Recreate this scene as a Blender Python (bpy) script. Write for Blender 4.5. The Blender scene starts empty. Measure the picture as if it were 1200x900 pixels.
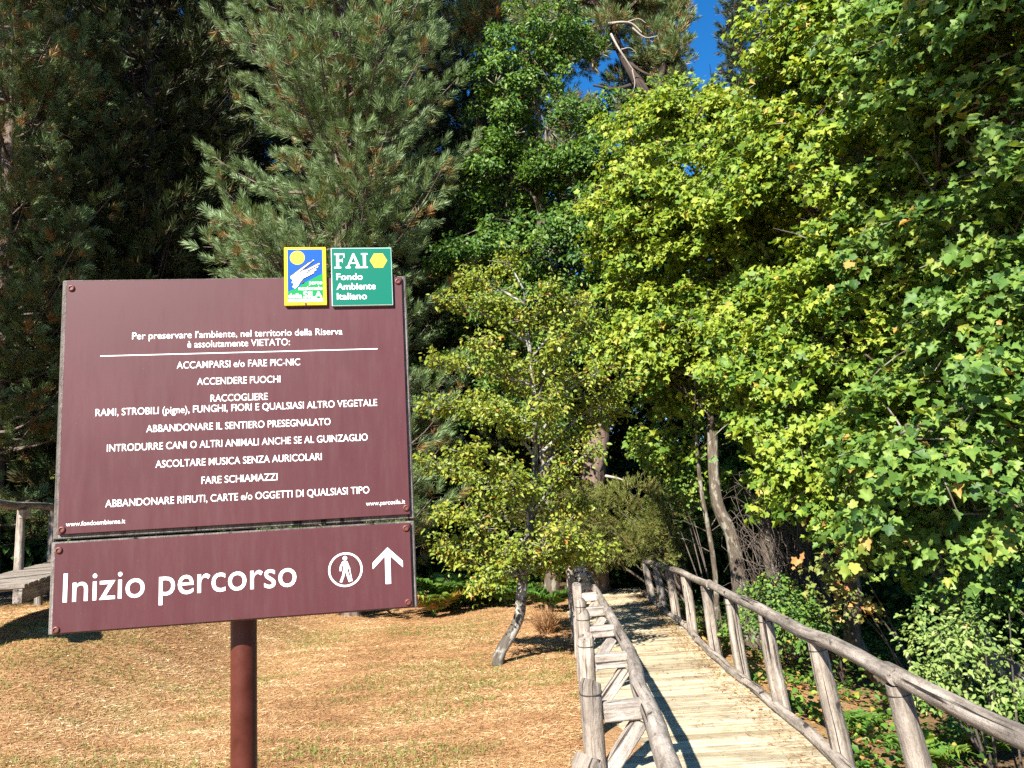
import bpy, math, random
import numpy as np
from mathutils import Vector, Matrix, noise

# ------------------------------------------------------------------ camera, light, exposure
scene = bpy.context.scene
COL = scene.collection
F_PX, PITCH, ROLL, CAM_Z = 900.0, math.radians(9.303), math.radians(3.352), 1.75
_c, _s = math.cos(PITCH), math.sin(PITCH)
_fw = Vector((0, _c, _s)); _r0 = Vector((1, 0, 0)); _u0 = Vector((0, -_s, _c))
_cr, _sr = math.cos(ROLL), math.sin(ROLL)
_rt = _r0 * _cr - _u0 * _sr
_up = _u0 * _cr + _r0 * _sr
cam_d = bpy.data.cameras.new('camera')
cam = bpy.data.objects.new('camera', cam_d); COL.objects.link(cam)
M = Matrix((( _rt.x, _up.x, -_fw.x, 0), (_rt.y, _up.y, -_fw.y, 0), (_rt.z, _up.z, -_fw.z, CAM_Z), (0, 0, 0, 1)))
cam.matrix_world = M
cam_d.sensor_width = 36; cam_d.lens = 36 * F_PX / 1200
cam_d.clip_start = 0.05; cam_d.clip_end = 600
scene.camera = cam

SUN_AZ, SUN_EL = math.radians(26), math.radians(38)     # light travels towards +y and a little to +x
SUN_DIR = Vector((math.sin(SUN_AZ) * math.cos(SUN_EL), math.cos(SUN_AZ) * math.cos(SUN_EL), -math.sin(SUN_EL)))
world = bpy.data.worlds.new('World'); scene.world = world; world.use_nodes = True
wn = world.node_tree.nodes; wl = world.node_tree.links
sky = wn.new('ShaderNodeTexSky'); sky.sky_type = 'NISHITA'; sky.sun_disc = False
sky.sun_elevation = SUN_EL; sky.sun_rotation = SUN_AZ + math.pi
sky.altitude = 1400; sky.air_density = 1.0; sky.dust_density = 0.2; sky.ozone_density = 4.0
bg = wn['Background']; bg.inputs[1].default_value = 0.07
hs = wn.new('ShaderNodeHueSaturation'); hs.inputs['Saturation'].default_value = 1.3
wl.new(sky.outputs[0], hs.inputs['Color']); wl.new(hs.outputs[0], bg.inputs[0])
sun_d = bpy.data.lights.new('sun', 'SUN'); sun_d.energy = 5.0; sun_d.angle = math.radians(0.5); sun_d.color = (1.0, 0.95, 0.86)
sun = bpy.data.objects.new('sun', sun_d); COL.objects.link(sun)
sun.rotation_euler = SUN_DIR.to_track_quat('-Z', 'Y').to_euler(); sun.location = (-8, -14, 20)
vs = scene.view_settings
vs.view_transform = 'Standard'; vs.look = 'None'; vs.gamma = 1.0; vs.use_curve_mapping = False
vs.exposure = 1.78
cy = scene.cycles
cy.max_bounces = 5; cy.diffuse_bounces = 3; cy.glossy_bounces = 2; cy.transmission_bounces = 3; cy.transparent_max_bounces = 4
cy.sample_clamp_indirect = 4.0
cy.use_denoising = False

def W(px, py, Y):
    """point of the place seen at photo pixel (px, py), Y metres in front of the camera"""
    d = _fw + _rt * ((px - 600) / F_PX) - _up * ((py - 450) / F_PX)
    return Vector((0, 0, CAM_Z)) + d * (Y / d.y)

# ------------------------------------------------------------------ ground shape
def hgt(x, y):
    x = np.asarray(x, float); y = np.asarray(y, float)
    z = 0.03 * np.sin(x * 1.3 + 0.7) * np.cos(y * 0.9) + 0.02 * np.sin(x * 2.9 + y * 2.1)
    right = np.clip((x - (2.15 + 0.034 * (y - 5.4))) / 1.2, 0, 1)          # falls away beyond the right railing
    z = z - 0.10 - 0.38 * right
    left = np.clip((1.8 - x) / 1.5, 0, 1)
    z = z + 0.10 * left * np.clip((y - 2) / 4, 0, 1)
    back = np.clip(y - 13.5, 0, 45)
    z = z + 0.02 * back ** 1.25 * np.clip((90 - np.abs(x - 1)) / 60, 0.2, 1)
    lf = np.clip((-x - 3.2) / 2.2, 0, 1); z = z + 0.72 * lf * lf * (3 - 2 * lf) * np.clip((y - 5.5) / 3.5, 0, 1)
    z = z + 0.10 * np.clip(x - 5.5, 0, None) ** 0.9 * 0.8
    return z
def H(x, y): return float(hgt(x, y))

# ------------------------------------------------------------------ node helpers
def new_mat(name):
    m = bpy.data.materials.new(name); m.use_nodes = True
    nt = m.node_tree
    return m, nt, nt.nodes['Principled BSDF']
def ramp(nt, stops, fac=None, interp='LINEAR'):
    r = nt.nodes.new('ShaderNodeValToRGB'); cr = r.color_ramp; cr.interpolation = interp
    while len(cr.elements) > 1: cr.elements.remove(cr.elements[-1])
    cr.elements[0].position = stops[0][0]; cr.elements[0].color = (*stops[0][1], 1)
    for p, c in stops[1:]:
        e = cr.elements.new(p); e.color = (*c, 1)
    if fac is not None: nt.links.new(fac, r.inputs[0])
    return r
def noise_n(nt, vec, scale, detail=5, rough=0.6, vscale=None):
    n = nt.nodes.new('ShaderNodeTexNoise'); n.inputs['Scale'].default_value = scale
    n.inputs['Detail'].default_value = detail; n.inputs['Roughness'].default_value = rough
    if vec is not None:
        if vscale is not None:
            mp = nt.nodes.new('ShaderNodeMapping'); mp.inputs['Scale'].default_value = vscale
            nt.links.new(vec, mp.inputs[0]); vec = mp.outputs[0]
        nt.links.new(vec, n.inputs['Vector'])
    return n
def attr(nt, name):
    a = nt.nodes.new('ShaderNodeAttribute'); a.attribute_name = name; return a
def mixc(nt, fac, a, b, mode='MIX'):
    m = nt.nodes.new('ShaderNodeMix'); m.data_type = 'RGBA'; m.blend_type = mode
    for sock, v in ((m.inputs['Factor'], fac), (m.inputs[6], a), (m.inputs[7], b)):
        if hasattr(v, 'is_output') or isinstance(v, bpy.types.NodeSocket): nt.links.new(v, sock)
        elif isinstance(v, (int, float)): sock.default_value = v
        else: sock.default_value = (*v, 1)
    return m.outputs[2]
def bump(nt, b, h, dist=0.01, strength=0.6):
    bp = nt.nodes.new('ShaderNodeBump'); bp.inputs['Distance'].default_value = dist; bp.inputs['Strength'].default_value = strength
    nt.links.new(h, bp.inputs['Height']); nt.links.new(bp.outputs[0], b.inputs['Normal'])
def objco(nt): return nt.nodes.new('ShaderNodeTexCoord').outputs['Object']

def leaf_mat(name, stops, trans=0.35, rough=0.5, spec=0.25, warm=(1.25, 1.15, 0.5)):
    m, nt, b = new_mat(name)
    a = attr(nt, 'tint')
    r = ramp(nt, stops, a.outputs['Fac'])
    nt.links.new(r.outputs[0], b.inputs['Base Color'])
    b.inputs['Roughness'].default_value = rough
    b.inputs['Specular IOR Level'].default_value = spec
    t = nt.nodes.new('ShaderNodeBsdfTranslucent')
    c2 = mixc(nt, 1.0, r.outputs[0], warm, 'MULTIPLY')
    nt.links.new(c2, t.inputs[0])
    ms = nt.nodes.new('ShaderNodeMixShader'); ms.inputs[0].default_value = trans
    nt.links.new(b.outputs[0], ms.inputs[1]); nt.links.new(t.outputs[0], ms.inputs[2])
    nt.links.new(ms.outputs[0], nt.nodes['Material Output'].inputs[0])
    return m

def bark_mat(name, c1, c2, c3=None, scale=6, lichen=0.0):
    m, nt, b = new_mat(name)
    g = attr(nt, 'grain').outputs['Vector']
    n = noise_n(nt, g, scale, 8, 0.7, (2.2, 2.2, 0.5))
    r = ramp(nt, [(0.32, c1), (0.66, c2)], n.outputs['Fac'])
    out = r.outputs[0]
    if lichen > 0:
        n2 = noise_n(nt, g, 7, 4, 0.6, (1, 1, 0.7))
        f = ramp(nt, [(0.58 - lichen * 0.15, (0, 0, 0)), (0.66 - lichen * 0.15, (1, 1, 1))], n2.outputs['Fac'])
        out = mixc(nt, f.outputs[0], out, c3 or (0.36, 0.36, 0.30))
    nt.links.new(out, b.inputs['Base Color']); b.inputs['Roughness'].default_value = 0.95
    b.inputs['Specular IOR Level'].default_value = 0.15
    bump(nt, b, n.outputs['Fac'], 0.03, 0.9)
    return m

def wood_mat(name, dark, mid, light, streak=26, crack=True):
    m, nt, b = new_mat(name)
    g = attr(nt, 'grain').outputs['Vector']; tn = attr(nt, 'tint').outputs['Fac']
    n = noise_n(nt, g, 1.0, 8, 0.7, (streak, streak, 1.6))
    n2 = noise_n(nt, g, 3.2, 4, 0.6, (1, 1, 0.8))
    r = ramp(nt, [(0.30, dark), (0.48, mid), (0.68, light)], n.outputs['Fac'])
    blot = ramp(nt, [(0.35, (0.62, 0.60, 0.58)), (0.62, (1.08, 1.05, 1.0))], n2.outputs['Fac'])
    c = mixc(nt, 1.0, r.outputs[0], blot.outputs[0], 'MULTIPLY')
    tr = ramp(nt, [(0.0, (0.62, 0.58, 0.52)), (0.5, (1, 1, 1)), (1.0, (1.22, 1.18, 1.1))], tn)
    c = mixc(nt, 1.0, c, tr.outputs[0], 'MULTIPLY')
    if crack:
        n6 = noise_n(nt, g, 1.0, 2, 0.4, (13, 13, 6.5)); kf = ramp(nt, [(0.245, (1, 1, 1)), (0.30, (0, 0, 0))], n6.outputs['Fac'])
        c = mixc(nt, kf.outputs[0], c, tuple(v * 0.4 for v in dark))
        n3 = noise_n(nt, g, 1.0, 3, 0.5, (34, 34, 0.9))
        f = ramp(nt, [(0.345, (1, 1, 1)), (0.385, (0, 0, 0))], n3.outputs['Fac'])
        c = mixc(nt, f.outputs[0], c, tuple(v * 0.28 for v in dark))
    nt.links.new(c, b.inputs['Base Color']); b.inputs['Roughness'].default_value = 0.88
    b.inputs['Specular IOR Level'].default_value = 0.2
    n5 = noise_n(nt, g, 30, 6, 0.75, (1, 1, 0.45)); sp = ramp(nt, [(0.36, (0.55, 0.52, 0.50)), (0.52, (1, 1, 1))], n5.outputs['Fac'])
    c = mixc(nt, 0.8 if crack else 0.35, c, sp.outputs[0], 'MULTIPLY'); nt.links.new(c, b.inputs['Base Color'])
    ad = nt.nodes.new('ShaderNodeMath'); ad.operation = 'ADD'; nt.links.new(n.outputs['Fac'], ad.inputs[0]); nt.links.new(n5.outputs['Fac'], ad.inputs[1])
    bump(nt, b, ad.outputs[0], 0.012, 0.9)
    return m

def flat_mat(name, col, rough=0.5, spec=0.5, vary=0.0, vscale=30):
    m, nt, b = new_mat(name)
    b.inputs['Roughness'].default_value = rough; b.inputs['Specular IOR Level'].default_value = spec
    if vary:
        n = noise_n(nt, objco(nt), vscale, 6, 0.65)
        r = ramp(nt, [(0.3, tuple(c * (1 - vary) for c in col)), (0.7, tuple(min(1, c * (1 + vary)) for c in col))], n.outputs['Fac'])
        nt.links.new(r.outputs[0], b.inputs['Base Color'])
        rr = ramp(nt, [(0.3, (rough * 0.8,) * 3), (0.7, (min(1, rough * 1.25),) * 3)], n.outputs['Fac'])
        nt.links.new(rr.outputs[0], b.inputs['Roughness'])
    else: b.inputs['Base Color'].default_value = (*col, 1)
    return m

# ------------------------------------------------------------------ mesh helpers
def tag(o, label=None, cat=None, group=None, kind=None):
    if label: o['label'] = label
    if cat: o['category'] = cat
    if group: o['group'] = group
    if kind: o['kind'] = kind
    return o
def empty(name, loc=(0, 0, 0), rz=0.0):
    o = bpy.data.objects.new(name, None); COL.objects.link(o); o.location = loc; o.rotation_euler = (0, 0, rz)
    o.empty_display_size = 0.2
    return o
def link_mesh(name, me, parent=None, mat=None):
    o = bpy.data.objects.new(name, me); COL.objects.link(o)
    if parent is not None: o.parent = parent
    if mat is not None: me.materials.append(mat)
    return o
def tri_mesh(name, V, F, mat, parent=None, tint=None, origin=None):
    V = np.asarray(V, np.float32)
    if origin is not None: V = V - np.asarray(origin, np.float32)
    F = np.asarray(F, np.int32); nf, k = F.shape
    me = bpy.data.meshes.new(name)
    me.vertices.add(len(V)); me.vertices.foreach_set('co', V.ravel())
    me.loops.add(nf * k); me.loops.foreach_set('vertex_index', F.ravel())
    me.polygons.add(nf); me.polygons.foreach_set('loop_start', np.arange(0, nf * k, k, dtype=np.int32))
    me.update(calc_edges=True)
    if tint is not None:
        a = me.attributes.new('tint', 'FLOAT', 'POINT'); a.data.foreach_set('value', np.asarray(tint, np.float32))
    return link_mesh(name, me, parent, mat)

class MB:
    """collects boxes, tubes and outlines; build() links them as ONE mesh object"""
    def __init__(s): s.v = []; s.f = []; s.g = []; s.t = []; s.sm = []
    def add(s, v, f, g=None, t=0.5, smooth=False):
        o = len(s.v); s.v += [tuple(p) for p in v]; s.f += [tuple(i + o for i in q) for q in f]
        s.g += [tuple(p) for p in (g if g is not None else v)]; s.t += [t] * len(v); s.sm += [smooth] * len(f)
    def tube(s, pts, rad, n=10, rough=0.0, seed=0, cap=True, t=0.5, goff=None):
        rng = random.Random(seed); pts = [Vector(p) for p in pts]
        if not hasattr(rad, '__len__'): rad = [rad] * len(pts)
        V, G = [], []; L = 0.0; prev = None; go = goff if goff is not None else rng.random() * 40
        for i, p in enumerate(pts):
            d = (pts[min(i + 1, len(pts) - 1)] - pts[max(i - 1, 0)]).normalized()
            if prev is None:
                a = d.orthogonal().normalized()
            else:
                a = (prev - d * prev.dot(d)).normalized()
            prev = a; b = d.cross(a)
            if i: L += (p - pts[i - 1]).length
            for k in range(n):
                th = 2 * math.pi * k / n
                r = rad[i]
                if rough:
                    q = Vector((math.cos(th) * 1.3 + go, math.sin(th) * 1.3, L * 3.2))
                    r *= 1 + rough * noise.noise(q) + 0.4 * rough * noise.noise(q * 3.1)
                V.append(p + a * (math.cos(th) * r) + b * (math.sin(th) * r))
                G.append((math.cos(th) * rad[0] + go, math.sin(th) * rad[0] + go, L + go))
        Fc = []
        for i in range(len(pts) - 1):
            for k in range(n):
                k2 = (k + 1) % n
                Fc.append((i * n + k, i * n + k2, (i + 1) * n + k2, (i + 1) * n + k))
        s.add(V, Fc, G, t, True)
        if cap:
            for i, flip in ((0, True), (len(pts) - 1, False)):
                ring = V[i * n:(i + 1) * n]; g = [(x[0] * 1.0, x[1] * 1.0, go + 7) for x in G[i * n:(i + 1) * n]]
                s.add(ring, [tuple(range(n))[::-1] if flip else tuple(range(n))], g, t)
    def box(s, c, ax, ay, az, hx, hy, hz, bev=0.006, t=0.5, gl='z', seed=0):
        """box with chamfered edges; ax, ay, az unit axes; gl names the grain axis"""
        c = Vector(c); ax, ay, az = Vector(ax), Vector(ay), Vector(az)
        go = random.Random(seed).random() * 50; V = []; G = []
        b = min(bev, hx * .4, hy * .4, hz * .4)
        idx = {}
        for sx in (-1, 1):
            for sy in (-1, 1):
                for sz in (-1, 1):
                    for k in range(3):
                        x, y, z = sx * hx, sy * hy, sz * hz
                        if k != 0: x -= sx * b
                        if k != 1: y -= sy * b
                        if k != 2: z -= sz * b
                        idx[(sx, sy, sz, k)] = len(V); V.append(c + ax * x + ay * y + az * z)
                        q = {'x': (y, z, x), 'y': (x, z, y), 'z': (x, y, z)}[gl]
                        G.append((q[0] + go, q[1] + go, q[2] + go))
        I = idx; Fc = []
        for sg in (-1, 1):
            for k, (o1, o2) in enumerate(((1, 2), (0, 2), (0, 1))):
                q = []
                for u, v in ((-1, -1), (1, -1), (1, 1), (-1, 1)):
                    sg3 = [0, 0, 0]; sg3[k] = sg; sg3[o1] = u; sg3[o2] = v
                    q.append(I[(*sg3, k)])
                Fc.append(q)
        for k in range(3):
            o1, o2 = [i for i in range(3) if i != k]
            for u in (-1, 1):
                for v in (-1, 1):
                    a = [0, 0, 0]; a[o1] = u; a[o2] = v
                    lo = list(a); lo[k] = -1; hi = list(a); hi[k] = 1
                    Fc.append((I[(*lo, o1)], I[(*hi, o1)], I[(*hi, o2)], I[(*lo, o2)]))
        for sx in (-1, 1):
            for sy in (-1, 1):
                for sz in (-1, 1):
                    Fc.append((I[(sx, sy, sz, 0)], I[(sx, sy, sz, 1)], I[(sx, sy, sz, 2)]))
        s.add(V, Fc, G, t)
    def beam(s, p, q, w, h, up=(0, 0, 1), **k):
        p, q = Vector(p), Vector(q); d = (q - p); L = d.length; d.normalize()
        u = Vector(up); sd = d.cross(u).normalized(); u = sd.cross(d)
        s.box((p + q) / 2, sd, u, d, w / 2, h / 2, L / 2, **k)
    def build(s, name, mat, parent=None, origin=None, recalc=True):
        me = bpy.data.meshes.new(name)
        v = s.v if origin is None else [(a - origin[0], b - origin[1], c - origin[2]) for a, b, c in s.v]
        me.from_pydata(v, [], s.f); me.update()
        me.polygons.foreach_set('use_smooth', s.sm)
        a = me.attributes.new('grain', 'FLOAT_VECTOR', 'POINT'); a.data.foreach_set('vector', np.array(s.g, np.float32).ravel())
        a = me.attributes.new('tint', 'FLOAT', 'POINT'); a.data.foreach_set('value', np.array(s.t, np.float32))
        if recalc:
            import bmesh
            bm = bmesh.new(); bm.from_mesh(me); bmesh.ops.recalc_face_normals(bm, faces=bm.faces); bm.to_mesh(me); bm.free()
        return link_mesh(name, me, parent, mat)

def nrm(a): return a / np.maximum(np.linalg.norm(a, axis=-1, keepdims=True), 1e-9)

# leaf outlines: base at the origin, tip along +y, unit length
def T_maple():
    h = [(0.14, -0.08), (0.42, 0.00), (0.37, 0.20), (0.60, 0.44), (0.52, 0.56), (0.28, 0.58), (0.24, 0.78)]
    pts = [(0, 0.30, -0.03), (0, 0.0, 0)] + [(x, y, 0.10 * x) for x, y in h] + [(0, 1.0, -0.10)] + [(-x, y, 0.10 * x) for x, y in h[::-1]]
    n = len(pts)
    return np.array(pts), np.array([(0, i, i + 1 if i + 1 < n else 1) for i in range(1, n)])
def T_maple_low():
    h = [(0.36, -0.02), (0.38, 0.20), (0.57, 0.46), (0.50, 0.58), (0.27, 0.60)]
    pts = [(0, 0.0, 0)] + [(x, y, 0.10 * x) for x, y in h] + [(0, 1.0, -0.1)] + [(-x, y, 0.10 * x) for x, y in h[::-1]]
    n = len(pts)
    return np.array(pts), np.array([(0, i, i + 1) for i in range(1, n - 1)])
def T_oval(w=0.24):
    pts = [(0, 0, 0), (w, .30, .07), (w * .9, .66, .06), (0, 1, -.06), (-w * .9, .66, .06), (-w, .30, .07)]
    return np.array(pts), np.array([(0, 1, 2), (0, 2, 3), (0, 3, 4), (0, 4, 5)])
def T_dia(w=0.32):
    pts = [(0, 0, 0), (w, .48, .08), (0, 1, -.05), (-w, .48, .08)]
    return np.array(pts), np.array([(0, 1, 2), (0, 2, 3)])

_crng = np.random.default_rng(4242)
def place_leaves(pos, nv, tip, size, T, k_curl=1.0):
    """n leaves: normals nv, tips towards tip"""
    P, F = T
    nv = nrm(nv); tip = nrm(tip - nv * np.sum(tip * nv, 1, keepdims=True)); sd = np.cross(tip, nv)
    curl = _crng.normal(1.6, 1.5, len(pos)); wid = _crng.uniform(.72, 1.12, len(pos)); fold = _crng.uniform(-.15, .45, len(pos)) * k_curl; curl *= k_curl
    X = P[None, :, 0] * wid[:, None]; Zz = P[None, :, 2] * curl[:, None] + np.abs(P[None, :, 0]) * fold[:, None]
    V = pos[:, None, :] + size[:, None, None] * (X[..., None] * sd[:, None, :] + P[None, :, 1:2] * tip[:, None, :] + Zz[..., None] * nv[:, None, :])
    n, k = len(pos), len(P)
    Fa = F[None] + (np.arange(n) * k)[:, None, None]
    return V.reshape(-1, 3), Fa.reshape(-1, 3)

def wob(p, s, ph=0.0):
    return (np.sin(p[:, 0] * s + ph) * np.cos(p[:, 1] * s * 1.13 + ph * 1.7) + np.sin(p[:, 2] * s * 0.9 + ph * 2.3 + p[:, 0] * s * 0.4) + np.cos(p[:, 1] * s * 1.9 - p[:, 2] * s * 1.6 + ph)) / 3

def crown_points(lobes, n, rng, gap=-0.25, inner=0.5, sd=0.2, gs=2.6, ph=0.0):
    """spray centres through the volume of the lobes, more of them towards the outside, with gaps"""
    C = np.array([l[0] for l in lobes], float); R = np.array([l[1] if hasattr(l[1], '__len__') else (l[1],) * 3 for l in lobes], float)
    w = (R.prod(1)) ** (2 / 3); w /= w.sum()
    out_p, out_d = [], []; tot = 0
    while tot < n:
        k = rng.choice(len(C), size=n, p=w)
        d = nrm(rng.normal(size=(n, 3)))
        f = np.clip(1 - np.abs(rng.normal(0, sd, n)), 0.2, 1.0) * (1 + 0.12 * np.sin(d[:, 0] * 5 + k) * np.cos(d[:, 2] * 6 + k * 2))
        p = C[k] + d * R[k] * f[:, None]
        q = np.linalg.norm((p[:, None] - C[None]) / R[None], axis=2); q[np.arange(n), k] = 9
        ok = (q.min(1) > inner) & (wob(p, gs, ph) > gap + rng.normal(0, 0.08, n))
        out_p.append(p[ok]); out_d.append(d[ok]); tot += ok.sum()
    return np.concatenate(out_p)[:n], np.concatenate(out_d)[:n]

def bough_sprays(lobes, nb, per, rng, L=.55, wdt=.34, gap=-.25, inner=.5, sd=.2, gs=2.6, ph=0.0, sag=.35):
    """sprays set along flat drooping boughs, so that the crown shows layers with gaps between them"""
    C0, D0 = crown_points(lobes, nb, rng, gap, inner, sd, gs, ph)
    D0 = D0 * np.array([1, 1, .55]) + rng.normal(0, .3, (nb, 3)) - np.array([.0, .25, 0]); D0[:, 2] -= .12; D0 = nrm(D0)
    S0 = nrm(np.cross(D0, np.array([0, 0, 1.0]) + rng.normal(0, .18, (nb, 3)))); U0 = np.cross(S0, D0)
    idx = np.repeat(np.arange(nb), per); m = len(idx); s_ = rng.uniform(-.8, 1.0, m); ln = (L * rng.uniform(.6, 1.35, nb))[idx]
    w = wdt * (1 - .55 * np.abs(s_ - .05)) * rng.uniform(-1, 1, m)
    P = C0[idx] + D0[idx] * (s_ * ln)[:, None] + S0[idx] * w[:, None] + U0[idx] * rng.normal(0, .05, m)[:, None]
    P[:, 2] -= sag * ln * np.clip(s_, 0, 1) ** 2 + .3 * np.abs(w) ** 2
    return P, nrm(D0[idx] + S0[idx] * (w / wdt * .6)[:, None]), C0, D0
def sprays_to_leaves(P, D, rng, per, rs, size, T, up=0.6, out=0.5, rnd=0.5, droop=0.35, flat=0.22, tint0=0.5, tvar=0.14, cvar=0.16):
    n = len(P)
    ns = nrm(np.array([0, 0, 1.0]) * 0.9 + D * 0.5 + rng.normal(0, 0.3, (n, 3)))
    a = nrm(np.cross(ns, rng.normal(size=(n, 3)))); b = np.cross(ns, a)
    idx = np.repeat(np.arange(n), per); m = len(idx)
    r = np.sqrt(rng.random(m)) * rs * rng.uniform(0.7, 1.25, n)[idx]; th = rng.random(m) * 2 * np.pi
    rad = (np.cos(th)[:, None] * a[idx] + np.sin(th)[:, None] * b[idx])
    pos = P[idx] + rad * r[:, None] + ns[idx] * (rng.normal(0, flat * rs, m) - 0.35 * r * r / rs)[:, None]
    nv = np.array([0, 0, 1.0]) * up + D[idx] * out - np.array(SUN_DIR) * 0.45 + rng.normal(0, rnd, (m, 3))
    tip = rad * 0.6 + D[idx] * 0.4 + rng.normal(0, 0.5, (m, 3)) - np.array([0, 0, droop])
    sz = size * np.clip(rng.normal(1, 0.30, m), 0.35, 1.7)
    V, F = place_leaves(pos, nv, tip, sz, T)
    tc = (rng.normal(0, cvar, n))[idx] + rng.normal(0, tvar, m) + tint0
    tc = np.where(rng.random(m) < .012, 1.0, np.clip(tc, 0, .95))
    return V, F, np.repeat(tc, len(T[0]))

def join(parts):
    V, F, T = [], [], []; o = 0
    for v, f, t in parts:
        V.append(v); F.append(f + o); T.append(t); o += len(v)
    return np.concatenate(V), np.concatenate(F), np.concatenate(T)

def curve_pts(ctrl, n=8):
    """smooth path through control points (Catmull-Rom)"""
    c = [Vector(p) for p in ctrl]; c = [c[0] * 2 - c[1]] + c + [c[-1] * 2 - c[-2]]; out = []
    for i in range(1, len(c) - 2):
        for k in range(n):
            t = k / n; a, b, d, e = c[i - 1], c[i], c[i + 1], c[i + 2]
            out.append(0.5 * ((2 * b) + (d - a) * t + (2 * a - 5 * b + 4 * d - e) * t * t + (3 * b - a - 3 * d + e) * t ** 3))
    out.append(c[-2]); return out
def lerp_r(rs, n):
    return list(np.interp(np.linspace(0, 1, n), np.linspace(0, 1, len(rs)), rs))

# ------------------------------------------------------------------ materials
M_bark_pine = bark_mat('pine_bark', (0.05, 0.038, 0.03), (0.20, 0.15, 0.12))
M_bark_limb = bark_mat('shaded_limb_bark', (0.02, 0.014, 0.012), (0.08, 0.058, 0.048), scale=5)  # shade on limbs and dark pine trunks is put into this bark colour
M_bark_old = bark_mat('old_pine_bark', (0.045, 0.03, 0.024), (0.22, 0.155, 0.125), scale=4)
M_bark_dead = bark_mat('bare_grey_branch', (0.16, 0.14, 0.12), (0.36, 0.32, 0.28))
M_bark_maple = bark_mat('maple_bark', (0.035, 0.027, 0.02), (0.12, 0.095, 0.07), (0.20, 0.185, 0.145), lichen=0.4)
M_bark_apple = bark_mat('apple_bark', (0.035, 0.03, 0.024), (0.13, 0.11, 0.09), (0.26, 0.25, 0.22), lichen=0.7)
M_twig = bark_mat('dry_twig', (0.04, 0.03, 0.024), (0.13, 0.105, 0.088))
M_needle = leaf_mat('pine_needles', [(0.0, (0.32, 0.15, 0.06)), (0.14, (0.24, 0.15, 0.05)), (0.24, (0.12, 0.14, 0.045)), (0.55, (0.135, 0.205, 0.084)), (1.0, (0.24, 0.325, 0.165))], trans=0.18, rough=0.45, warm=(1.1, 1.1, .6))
M_needle_shade = leaf_mat('shaded_pine_needles', [(0.0, (0.10, 0.065, 0.028)), (0.2, (0.04, 0.045, 0.016)), (1.0, (0.045, 0.075, 0.028))], trans=0.1)  # shade inside the wood is put into this darker needle colour
M_maple = leaf_mat('maple_leaves', [(0.0, (0.03, 0.08, 0.012)), (0.4, (0.10, 0.18, 0.022)), (0.7, (0.20, 0.275, 0.03)), (0.95, (0.27, 0.31, 0.04)), (1.0, (0.38, 0.28, 0.06))], trans=0.38)
M_maple_near = leaf_mat('near_maple_leaves', [(0.0, (0.03, 0.08, 0.02)), (0.5, (0.10, 0.185, 0.034)), (0.85, (0.20, 0.28, 0.05)), (0.97, (0.28, 0.28, 0.05)), (1.0, (0.36, 0.22, 0.06))], trans=0.36)
M_cherry = leaf_mat('glossy_oval_leaves', [(0.0, (0.025, 0.065, 0.015)), (0.5, (0.065, 0.14, 0.022)), (1.0, (0.15, 0.23, 0.035))], trans=0.32, rough=0.45, spec=0.3)
M_apple = leaf_mat('apple_leaves', [(0.0, (0.08, 0.14, 0.022)), (0.5, (0.18, 0.235, 0.032)), (0.85, (0.28, 0.29, 0.045)), (0.96, (0.33, 0.26, 0.05)), (1.0, (0.33, 0.16, 0.04))], trans=0.36, rough=0.4)
M_shrub = leaf_mat('pale_shrub_leaves', [(0.0, (0.07, 0.13, 0.03)), (0.5, (0.15, 0.22, 0.055)), (1.0, (0.27, 0.32, 0.10))], trans=0.3)
M_yew = leaf_mat('juniper_needles', [(0.0, (0.16, 0.11, 0.03)), (0.3, (0.09, 0.10, 0.022)), (1.0, (0.19, 0.21, 0.05))], trans=0.15)
M_fern = leaf_mat('fern_fronds', [(0.0, (0.035, 0.085, 0.015)), (0.6, (0.085, 0.18, 0.028)), (0.9, (0.2, 0.28, 0.04)), (1.0, (0.36, 0.20, 0.06))], trans=0.35)
M_dryleaf = leaf_mat('withered_leaves', [(0.0, (0.28, 0.12, 0.04)), (0.45, (0.36, 0.22, 0.07)), (0.7, (0.22, 0.22, 0.06)), (1.0, (0.14, 0.18, 0.04))], trans=0.3)
M_drygrass = leaf_mat('dry_grass', [(0.0, (0.15, 0.075, 0.034)), (0.35, (0.36, 0.18, 0.078)), (0.7, (0.50, 0.31, 0.15)), (1.0, (0.64, 0.50, 0.30))], trans=0.15, rough=0.6, warm=(1, 1, .8))
M_grass = leaf_mat('green_grass', [(0.0, (0.07, 0.12, 0.025)), (0.6, (0.14, 0.20, 0.04)), (1.0, (0.32, 0.30, 0.08))], trans=0.3, rough=0.5)
M_wood = wood_mat('weathered_log', (0.085, 0.070, 0.060), (0.235, 0.205, 0.178), (0.42, 0.375, 0.335), streak=20)
M_wood_cut = wood_mat('pale_sawn_wood', (0.14, 0.12, 0.107), (0.30, 0.27, 0.25), (0.44, 0.41, 0.385))
M_deck = wood_mat('deck_planks', (0.23, 0.18, 0.115), (0.43, 0.37, 0.26), (0.51, 0.46, 0.35), streak=30, crack=False)
M_deck_dk = wood_mat('old_dark_planks', (0.12, 0.09, 0.07), (0.26, 0.20, 0.15), (0.40, 0.33, 0.26))
M_board = wood_mat('grey_backing_board', (0.08, 0.07, 0.066), (0.17, 0.155, 0.145), (0.28, 0.26, 0.25), streak=40)
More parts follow.
